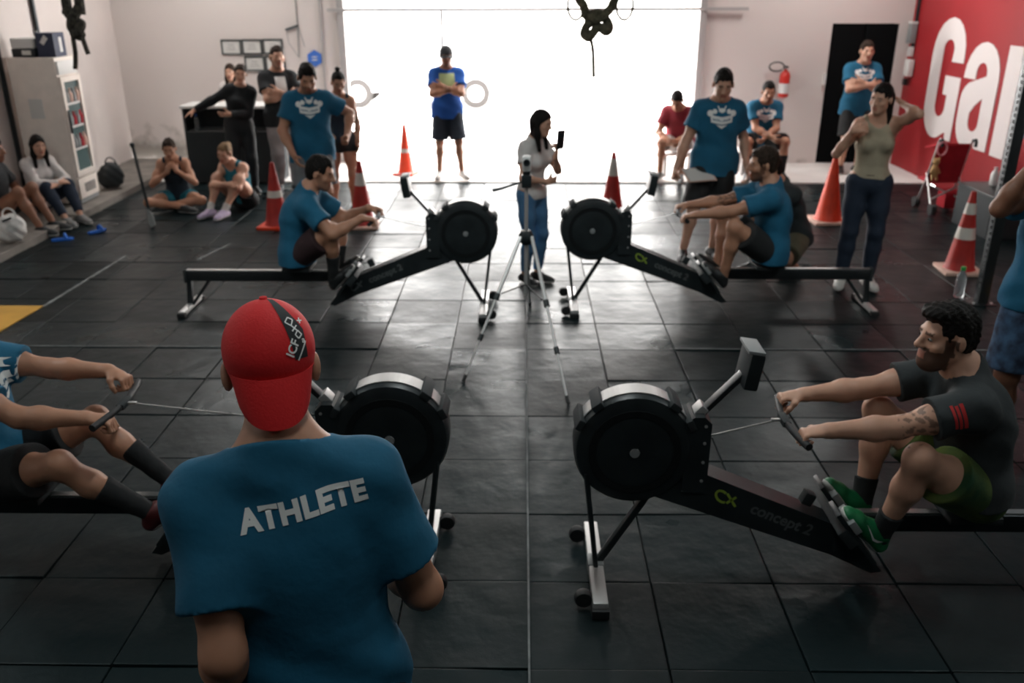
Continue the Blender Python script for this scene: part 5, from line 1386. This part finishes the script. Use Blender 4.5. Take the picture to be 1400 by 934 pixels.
# ---- camera tripod
t = thing('tripod', 'silver camera tripod standing before the girl with phone', 'tripod', (0.0, 6.05, 0))
apex = Vector((0.03, 0.0, 0.86))
for k, (fx, fy) in enumerate(((-0.394, -0.62), (0.302, -0.95), (0.07, 0.95))):
    f = Vector((fx, fy, 0.01)); a = apex + Vector((0.04 * (1 if k == 1 else -1 if k == 0 else 0), -0.03 if k < 2 else 0.04, 0))
    q1, q2 = a.lerp(f, 0.42), a.lerp(f, 0.70)
    l_ = MB().tube([a, q1], 0.014, 8).build('leg', 'alu', t)
    MB().tube([q1, q2], 0.010, 8).build('leg_section', 'alu', l_)
    MB().tube([q2, f], 0.007, 8).build('leg_section', 'alu', l_)
    for q, r_ in ((q1, 0.022), (q2, 0.018)): MB().tube([q + (f - a).normalized() * -0.02, q + (f - a).normalized() * 0.025], r_, 8).build('leg_lock', 'black_plastic', l_)
    MB().tube([f + (a - f).normalized() * 0.05, f], 0.013, 8).build('rubber_tip', 'rubber', l_)
MB().lathe([(0.03, 0.80), (0.05, 0.82), (0.055, 0.86), (0.035, 0.90)], (0.03, 0, 0), 'Z', 12).build('collar', 'black_plastic', t)
MB().tube([(0.03, 0, 0.42), (0.03, 0, 1.22)], 0.014, 10).build('centre_column', 'alu', t)
for k, (fx, fy) in enumerate(((-0.394, -0.62), (0.302, -0.95), (0.07, 0.95))):
    MB().tube([(0.03, 0, 0.50), apex.lerp(Vector((fx, fy, 0)), 0.40)], 0.006, 6).build('spreader', 'dark_steel', t)
MB().box((0.03, 0, 1.25), (0.07, 0.07, 0.09), bev=0.012).build('pan_head', 'black_plastic', t)
MB().tube([(0.02, 0, 1.25), (-0.14, -0.06, 1.21), (-0.20, -0.08, 1.20)], [0.007, 0.009, 0.012], 8).build('pan_handle', 'black_plastic', t)
t2 = thing('video_camera', 'small pale video camera mounted on the tripod', 'camera', (0.03, 6.05, 1.297))
MB().box((0, 0, 0.012), (0.05, 0.06, 0.024), bev=0.004).build('plate', 'black_plastic', t2)
MB().box((0, 0, 0.075), (0.062, 0.09, 0.105), bev=0.02).build('body', 'pale_plastic', t2)
MB().lathe([(0.022, -0.045), (0.024, -0.07), (0.018, -0.072), (0.016, -0.06)], (0, 0, 0.09), 'Y', 14).build('lens', 'black_plastic', t2)

# ---- phone in the girl's hand, clipboard, drinking bottle
w_ = GP['J']['wr', 0]; hd_ = GP['J']['hd', 0]; pn_ = GP['J']['pn', 0]
c_ = w_ + hd_ * 0.125 + V3(0.02, -0.02, 0.02)
t = thing('phone', 'dark phone held up by the girl in white tee', 'phone', tuple(c_))
zz = nrm(hd_ * 0.5 + V3(0, 0, 1)); yy = nrm(V3(-0.55, 0.83, 0.25)); yy = nrm(yy - zz * np.dot(yy, zz)); xx = np.cross(yy, zz)
rm = Matrix((xx, yy, zz)).transposed()
MB().box((0, 0, 0.02), (0.078, 0.010, 0.150), rm, bev=0.004).build('case', 'phone_black', t)
MB().box(tuple(0.0055 * yy + zz * 0.0), (0.068, 0.002, 0.138), rm).build('screen', 'screen', t)
t = thing('clipboard', 'white clipboard at the hip of the standing judge', 'clipboard', (1.66, 8.28, 0.86), R(20))
MB().box((0, 0, 0), (0.30, 0.008, 0.20), Matrix.Rotation(R(-62), 3, 'X'), bev=0.002).build('board', 'cone_base', t)
MB().box((0, -0.005, 0.004), (0.27, 0.003, 0.18), Matrix.Rotation(R(-62), 3, 'X')).build('sheet', 'paper', t)

# ---- fire extinguisher and wall bits
t = thing('fire_extinguisher', 'red fire extinguisher hung on the back wall', 'extinguisher', (3.83, YB - 0.10, 1.0))
MB().lathe([(0.055, 0.0), (0.075, 0.015), (0.075, 0.30), (0.06, 0.35), (0.03, 0.375), (0.02, 0.40)], n=20).build('cylinder', 'ext_red', t)
MB().lathe([(0.0765, 0.06), (0.0765, 0.20)], n=20, cap=False).build('label_band', 'pale_plastic', t)
MB().box((0, -0.02, 0.43), (0.035, 0.12, 0.03), bev=0.006).build('valve', 'black_plastic', t)
MB().tube([(-0.02, 0, 0.40)] + [(-0.13 + 0.11 * math.cos(a), 0.02, 0.43 + 0.065 * math.sin(a)) for a in [R(-20 + 34 * k) for k in range(11)]], 0.011, 8).build('hose', 'black_plastic', t)
t = thing('light_switch', 'small switch plate on the back wall right of doorway', 'switch', (2.90, YB - 0.012, 1.22))
MB().box((0, 0, 0.05), (0.06, 0.018, 0.10), bev=0.004).build('plate', 'grey_plastic', t)
MB().box((0, -0.010, 0.05), (0.02, 0.008, 0.035)).build('rocker', 'black_plastic', t)
# switch boxes and conduit on the red wall
t = thing('conduit', 'grey conduit and switch boxes on the red wall', 'conduit', (XR - 0.03, 13.28, 1.15))
MB().tube([(0, 0.02, 0.55), (0, 0.10, 3.1)], 0.022, 8).build('pipe', 'dark_steel', t)
MB().box((-0.03, 0.05, 0.75), (0.08, 0.14, 0.28), bev=0.008).build('breaker_box', 'grey_plastic', t)
MB().box((-0.03, 0.05, 0.89), (0.085, 0.15, 0.03)).build('box_lid', 'pale_plastic', t)
MB().box((-0.02, 0.02, 0.50), (0.06, 0.09, 0.13), bev=0.008).build('socket', 'pale_plastic', t)
MB().box((-0.03, -0.03, 0.28), (0.08, 0.16, 0.23), bev=0.008).build('junction_box', 'pale_plastic', t)
MB().box((-0.02, 0.05, 0.08), (0.05, 0.07, 0.09), bev=0.008).build('plug', 'dark_steel', t)

# ---- stroller
t = thing('stroller', 'red folding stroller with toys parked by the red wall', 'stroller', (5.0, 10.45, 0), R(0))
W2 = 0.19
for s_ in (-1, 1):
    MB().tube([(W2 * s_, 0.20, 0.06), (W2 * s_, 0.02, 0.45), (W2 * s_, -0.10, 0.82), (W2 * s_ , -0.13, 0.88), (W2 * s_, -0.19, 0.87)], 0.012, 8).build('push_tube', 'alu', t)
    MB().tube([(W2 * s_, -0.14, 0.86), (W2 * s_, -0.19, 0.875), (W2 * s_, -0.21, 0.85), (W2 * s_, -0.21, 0.80)], 0.019, 8).build('handle', 'black_matte', t)
    MB().tube([(W2 * s_, -0.22, 0.07), (W2 * s_, 0.06, 0.45)], 0.011, 8).build('rear_tube', 'alu', t)
    for yy_ in (-0.24, 0.22):
        w = MB()
        for off in (-0.022, 0.022): w.lathe([(0.02, -0.009), (0.062, -0.009), (0.07, 0), (0.062, 0.009), (0.02, 0.009)], (W2 * s_ + off, yy_, 0.07), 'X', 16)
        w = w.build('wheel_pair', 'rubber', t); w['kind'] = 'stuff'
MB().bar((-W2, -0.15, 0.18), (W2, -0.04, 0.33), 0.02, 0.014).build('cross_brace', 'alu', t)
MB().bar((W2, -0.15, 0.18), (-W2, -0.04, 0.33), 0.02, 0.014).build('cross_brace', 'alu', t)
MB().prism([(-W2 + 0.005, -0.10, 0.80), (W2 - 0.005, -0.10, 0.80), (W2 - 0.005, 0.04, 0.34), (-W2 + 0.005, 0.04, 0.34)], (0, 0.03, 0.006)).build('seat_back', 'red_fabric', t)
MB().box((0, 0.17, 0.35), (0.36, 0.28, 0.03), bev=0.01).build('seat', 'red_fabric', t)
MB().prism([(-W2, -0.09, 0.80), (W2, -0.09, 0.80), (W2, 0.22, 0.72), (-W2, 0.22, 0.72)], (0, 0, 0.02)).build('canopy', 'red_cloth', t)
MB().box((0.10, -0.02, 0.16), (0.22, 0.22, 0.20), bev=0.03).build('basket', 'red_cloth', t)
F = Fld(V3(4.6, 10.1, 0.3), V3(5.0, 10.6, 0.9), 0.012)
t3 = thing('soft_toy', 'tan and pink soft toy hung on the stroller handle', 'toy', (4.79, 10.28, 0.42))
F.ell((4.79, 10.28, 0.52), (0.045, 0.045, 0.075), None, 0).ell((4.79, 10.27, 0.63), (0.04, 0.04, 0.042), None, 0.015)
for dx_ in (-0.04, 0.04): F.cone((4.79 + dx_ * 0.6, 10.27, 0.55), (4.79 + dx_ * 1.3, 10.26, 0.50), 0.016, 0.014, 0.01); F.cone((4.79 + dx_ * 0.5, 10.27, 0.47), (4.79 + dx_ * 0.7, 10.25, 0.42), 0.018, 0.015, 0.01); F.ell((4.79 + dx_ * 0.8, 10.27, 0.67), (0.014, 0.012, 0.016), None, 0.006)
F.build('body', 'toy_tan', t3, V3(4.79, 10.28, 0.42), 1)
MB().tube([(0.02 + 0.055 * math.cos(R(30 * k)), -0.05, 0.36 + 0.075 * math.sin(R(30 * k))) for k in range(12)], 0.010, 6, closed=True).build('ring', 'pink', t3)

# ---- black box with a pale bottle by the red wall
t = thing('plyo_box', 'low black box against the red wall behind the cone', 'box', (5.24, 9.55, 0))
MB().box((0, 0, 0.22), (0.62, 0.80, 0.44), bev=0.012).build('body', 'black_matte', t)
MB().box((0, 0, 0.452), (0.64, 0.82, 0.025), bev=0.006).build('lid', 'black_plastic', t)
bottle('shaker_bottle', 'pale shaker bottle standing on the low black box', (5.20, 9.72, 0.466), 0.20, 0.045, 'pale_plastic', 'pale_plastic')

# ---- rig post and poster frames on the red wall
t = thing('rig_post', 'black steel rig post with rows of holes', 'post', (3.905, 7.12, 0))
MB().box((0, 0, 1.75), (0.085, 0.085, 3.49), bev=0.004).build('upright', 'dark_steel', t)
MB().box((-0.02, 0, 0.006), (0.22, 0.20, 0.012), bev=0.002).build('base_plate', 'dark_steel', t)
hm = MB().lathe([(0.016, 0.0), (0.016, 0.002), (0.009, 0.002), (0.009, 0.0)], (0, 0, 0), 'X', 10, cap=False).mesh('hole_ring', True); hm.materials.append(M['alu'])
for k in range(50):
    o = bpy.data.objects.new('hole_ring', hm); COL.objects.link(o); o.parent = t; o.location = (-0.0445, -0.01, 0.16 + 0.05 * k)
for x_, y_ in ((-0.09, -0.06), (-0.09, 0.06), (0.06, -0.06), (0.06, 0.06)):
    MB().lathe([(0.012, 0.012), (0.012, 0.022), (0.001, 0.024)], (x_, y_, 0), 'Z', 6).build('anchor_bolt', 'alu', t)
t = thing('poster_frame', 'navy frame with pale sheets on the red wall beside letters', 'frame', (XR - 0.045, 9.98, 0.95))
for y_ in (-0.24, 0.24): MB().box((0, y_, 0.55), (0.04, 0.05, 1.1)).build('frame_side', 'navy_frame', t, smooth=False)
for z_ in (0.02, 0.55, 1.08): MB().box((0, 0, z_), (0.04, 0.46, 0.05)).build('frame_rail', 'navy_frame', t, smooth=False)
MB().box((0.012, 0, 0.55), (0.01, 0.46, 1.06)).build('backing', 'glass_dark', t, smooth=False)
for z_, h2 in ((0.24, 0.30), (0.80, 0.34)): MB().box((-0.002, 0.06, z_), (0.012, 0.26, h2)).build('sheet', 'paper', t, smooth=False)
bottle('water_bottle', 'clear bottle with green cap standing by the rig post', (3.79, 7.28, 0.0), 0.27, 0.042, 'green_cap')

# ---- seats for the two men by the doorway
for x_, y_, dz_, w2, lab in ((2.20, 12.58, -0.04, 0.46, 'pale bench under the man in crimson tee'), (3.34, 12.70, -0.015, 0.5, 'pale bench under the man by the fire extinguisher')):
    t = thing('bench', lab, 'bench', (x_, y_, 0.02), group='benches along the back wall')
    MB().box((0, 0, 0.345 + dz_), (w2, 0.36, 0.04), bev=0.006).build('seat', 'white_paint', t)
    for sx in (-1, 1):
        for sy in (-1, 1): MB().box((sx * (w2 / 2 - 0.04), sy * 0.14, 0.163 + dz_ / 2), (0.045, 0.045, 0.325 + dz_)).build('leg', 'gate_grey', t, smooth=False)

# ---- ropes hung from the roof
def rope_bundle(label, x, y, m, paths, loops):
    t = thing('climbing_rope', label, 'rope', (x, y, 0))
    for pts, r_, nm in paths:
        out = []
        P_ = [Vector(p) for p in pts]
        for i in range(len(P_) - 1):
            p0_ = P_[max(i - 1, 0)]; p1_ = P_[i]; p2_ = P_[i + 1]; p3_ = P_[min(i + 2, len(P_) - 1)]
            for k in range(5):
                u = k / 5
                out.append(0.5 * ((2 * p1_) + (p2_ - p0_) * u + (2 * p0_ - 5 * p1_ + 4 * p2_ - p3_) * u * u + (3 * p1_ - p0_ - 3 * p2_ + p3_) * u ** 3))
        out.append(P_[-1])
        MB().tube(out, r_, 8).build(nm, m, t)
    for cx_, cz_, rx_, rz_ in loops:
        MB().tube([(cx_ + rx_ * math.cos(R(15 * k)), 0.02, cz_ + rz_ * math.sin(R(15 * k))) for k in range(24)], 0.012, 8, closed=True).build('gym_ring', 'rope', t)
    return t
rope_bundle('knotted rope with two rings hanging in the doorway view', 0.68, 8.5, 'rope',
    [([(0.20, 0, 4.29), (0.16, 0, 2.6), (0.13, 0, 2.36), (0.06, -0.02, 2.27), (-0.02, 0.02, 2.22), (-0.09, 0, 2.18), (-0.12, 0.03, 2.10), (-0.08, -0.03, 2.07), (-0.03, 0, 2.12), (0.02, 0, 2.2)], 0.040, 'strand'),
     ([(-0.24, 0, 4.29), (-0.20, 0, 2.6), (-0.13, 0, 2.34), (-0.10, 0.03, 2.25), (0.0, 0, 2.28), (0.08, 0.03, 2.22), (0.11, 0, 2.15), (0.07, -0.03, 2.12), (0.02, 0, 2.17)], 0.040, 'strand'),
     ([(-0.08, -0.03, 2.30), (-0.04, -0.04, 2.22), (0.03, -0.04, 2.24), (0.10, -0.03, 2.30)], 0.035, 'strand'),
     ([(-0.12, 0, 2.30), (-0.10, 0, 2.18), (-0.06, 0, 2.06), (-0.035, 0, 1.95), (-0.025, 0, 1.80), (-0.02, 0, 1.72)], 0.017, 'tail')],
    [(-0.20, 2.34, 0.075, 0.12), (0.24, 2.34, 0.075, 0.12)])
rope_bundle('knotted camouflage rope hanging before the fridge', -4.09, 8.5, 'rope_dark',
    [([(-0.06, 0, 4.29), (-0.05, 0, 2.45), (-0.06, 0, 2.30), (-0.02, 0.03, 2.22), (0.05, 0, 2.18), (0.02, -0.03, 2.12), (-0.03, 0, 2.10)], 0.045, 'strand'),
     ([(0.08, 0, 4.29), (0.07, 0, 2.45), (0.05, 0, 2.32), (0.0, -0.03, 2.24), (-0.04, 0, 2.16), (0.0, 0.03, 2.08), (0.03, 0, 2.10)], 0.045, 'strand'),
     ([(-0.03, 0, 2.25), (-0.045, 0, 2.05), (-0.05, 0, 1.92), (-0.075, 0, 1.79)], 0.022, 'tail'),
     ([(0.03, 0, 2.25), (0.04, 0, 2.08), (0.055, 0, 1.99), (0.07, 0, 1.92)], 0.022, 'tail')], [])

# ================================================================== OUTSIDE THE DOORWAY
t = thing('house_wall', 'sunlit pale wall across the street', 'wall', (0, 30.2, -0.02))
MB().box((0, 0, 3.5), (50, 0.3, 7.0)).build('facade', 'street_wall', t, smooth=False)
MB().box((0, -0.18, 0.4), (50, 0.06, 0.8)).build('plinth', 'street', t, smooth=False)
t = thing('parked_car', 'white car parked across the sunlit street', 'car', (-2.4, 21.2, -0.02))
prof = [(-2.1, 0.35), (-2.1, 0.75), (-1.95, 0.95), (-1.1, 1.02), (-0.55, 1.42), (0.75, 1.45), (1.35, 1.0), (2.0, 0.90), (2.1, 0.7), (2.1, 0.35)]
MB().prism([(x, -0.8, z) for x, z in prof], (0, 1.6, 0)).build('body', 'car_white', t)
MB().prism([(x, -0.81, z) for x, z in ((-0.95, 1.04), (-0.5, 1.36), (0.05, 1.38), (0.05, 1.04))], (0, 0.02, 0)).build('window', 'car_glass', t, smooth=False)
MB().prism([(x, -0.81, z) for x, z in ((0.12, 1.04), (0.12, 1.38), (0.72, 1.39), (1.15, 1.04))], (0, 0.02, 0)).build('window', 'car_glass', t, smooth=False)
for x in (-1.3, 1.35):
    for y in (-0.75, 0.75):
        w = MB().lathe([(0.18, -0.10), (0.30, -0.10), (0.32, -0.06), (0.32, 0.06), (0.30, 0.10), (0.18, 0.10)], (x, y, 0.32), 'Y', 24).build('wheel', 'tyre', t)
        MB().lathe([(0.19, -0.095), (0.16, -0.11), (0.03, -0.115)], (x, y, 0.32), 'Y', 16).build('hubcap', 'car_white', w)

# red bottle raised by the person at the right edge
RE = EDGE['J']
b_ = RE['wr', 1] + RE['hd', 1] * 0.10 + RE['pn', 1] * 0.03
t = bottle('sports_bottle', 'red sports bottle held up at the right edge', tuple(b_ - V3(0, 0, 0.06)), 0.20, 0.033, 'band_red', 'band_red')
t.rotation_euler = (R(20), R(30), 0)
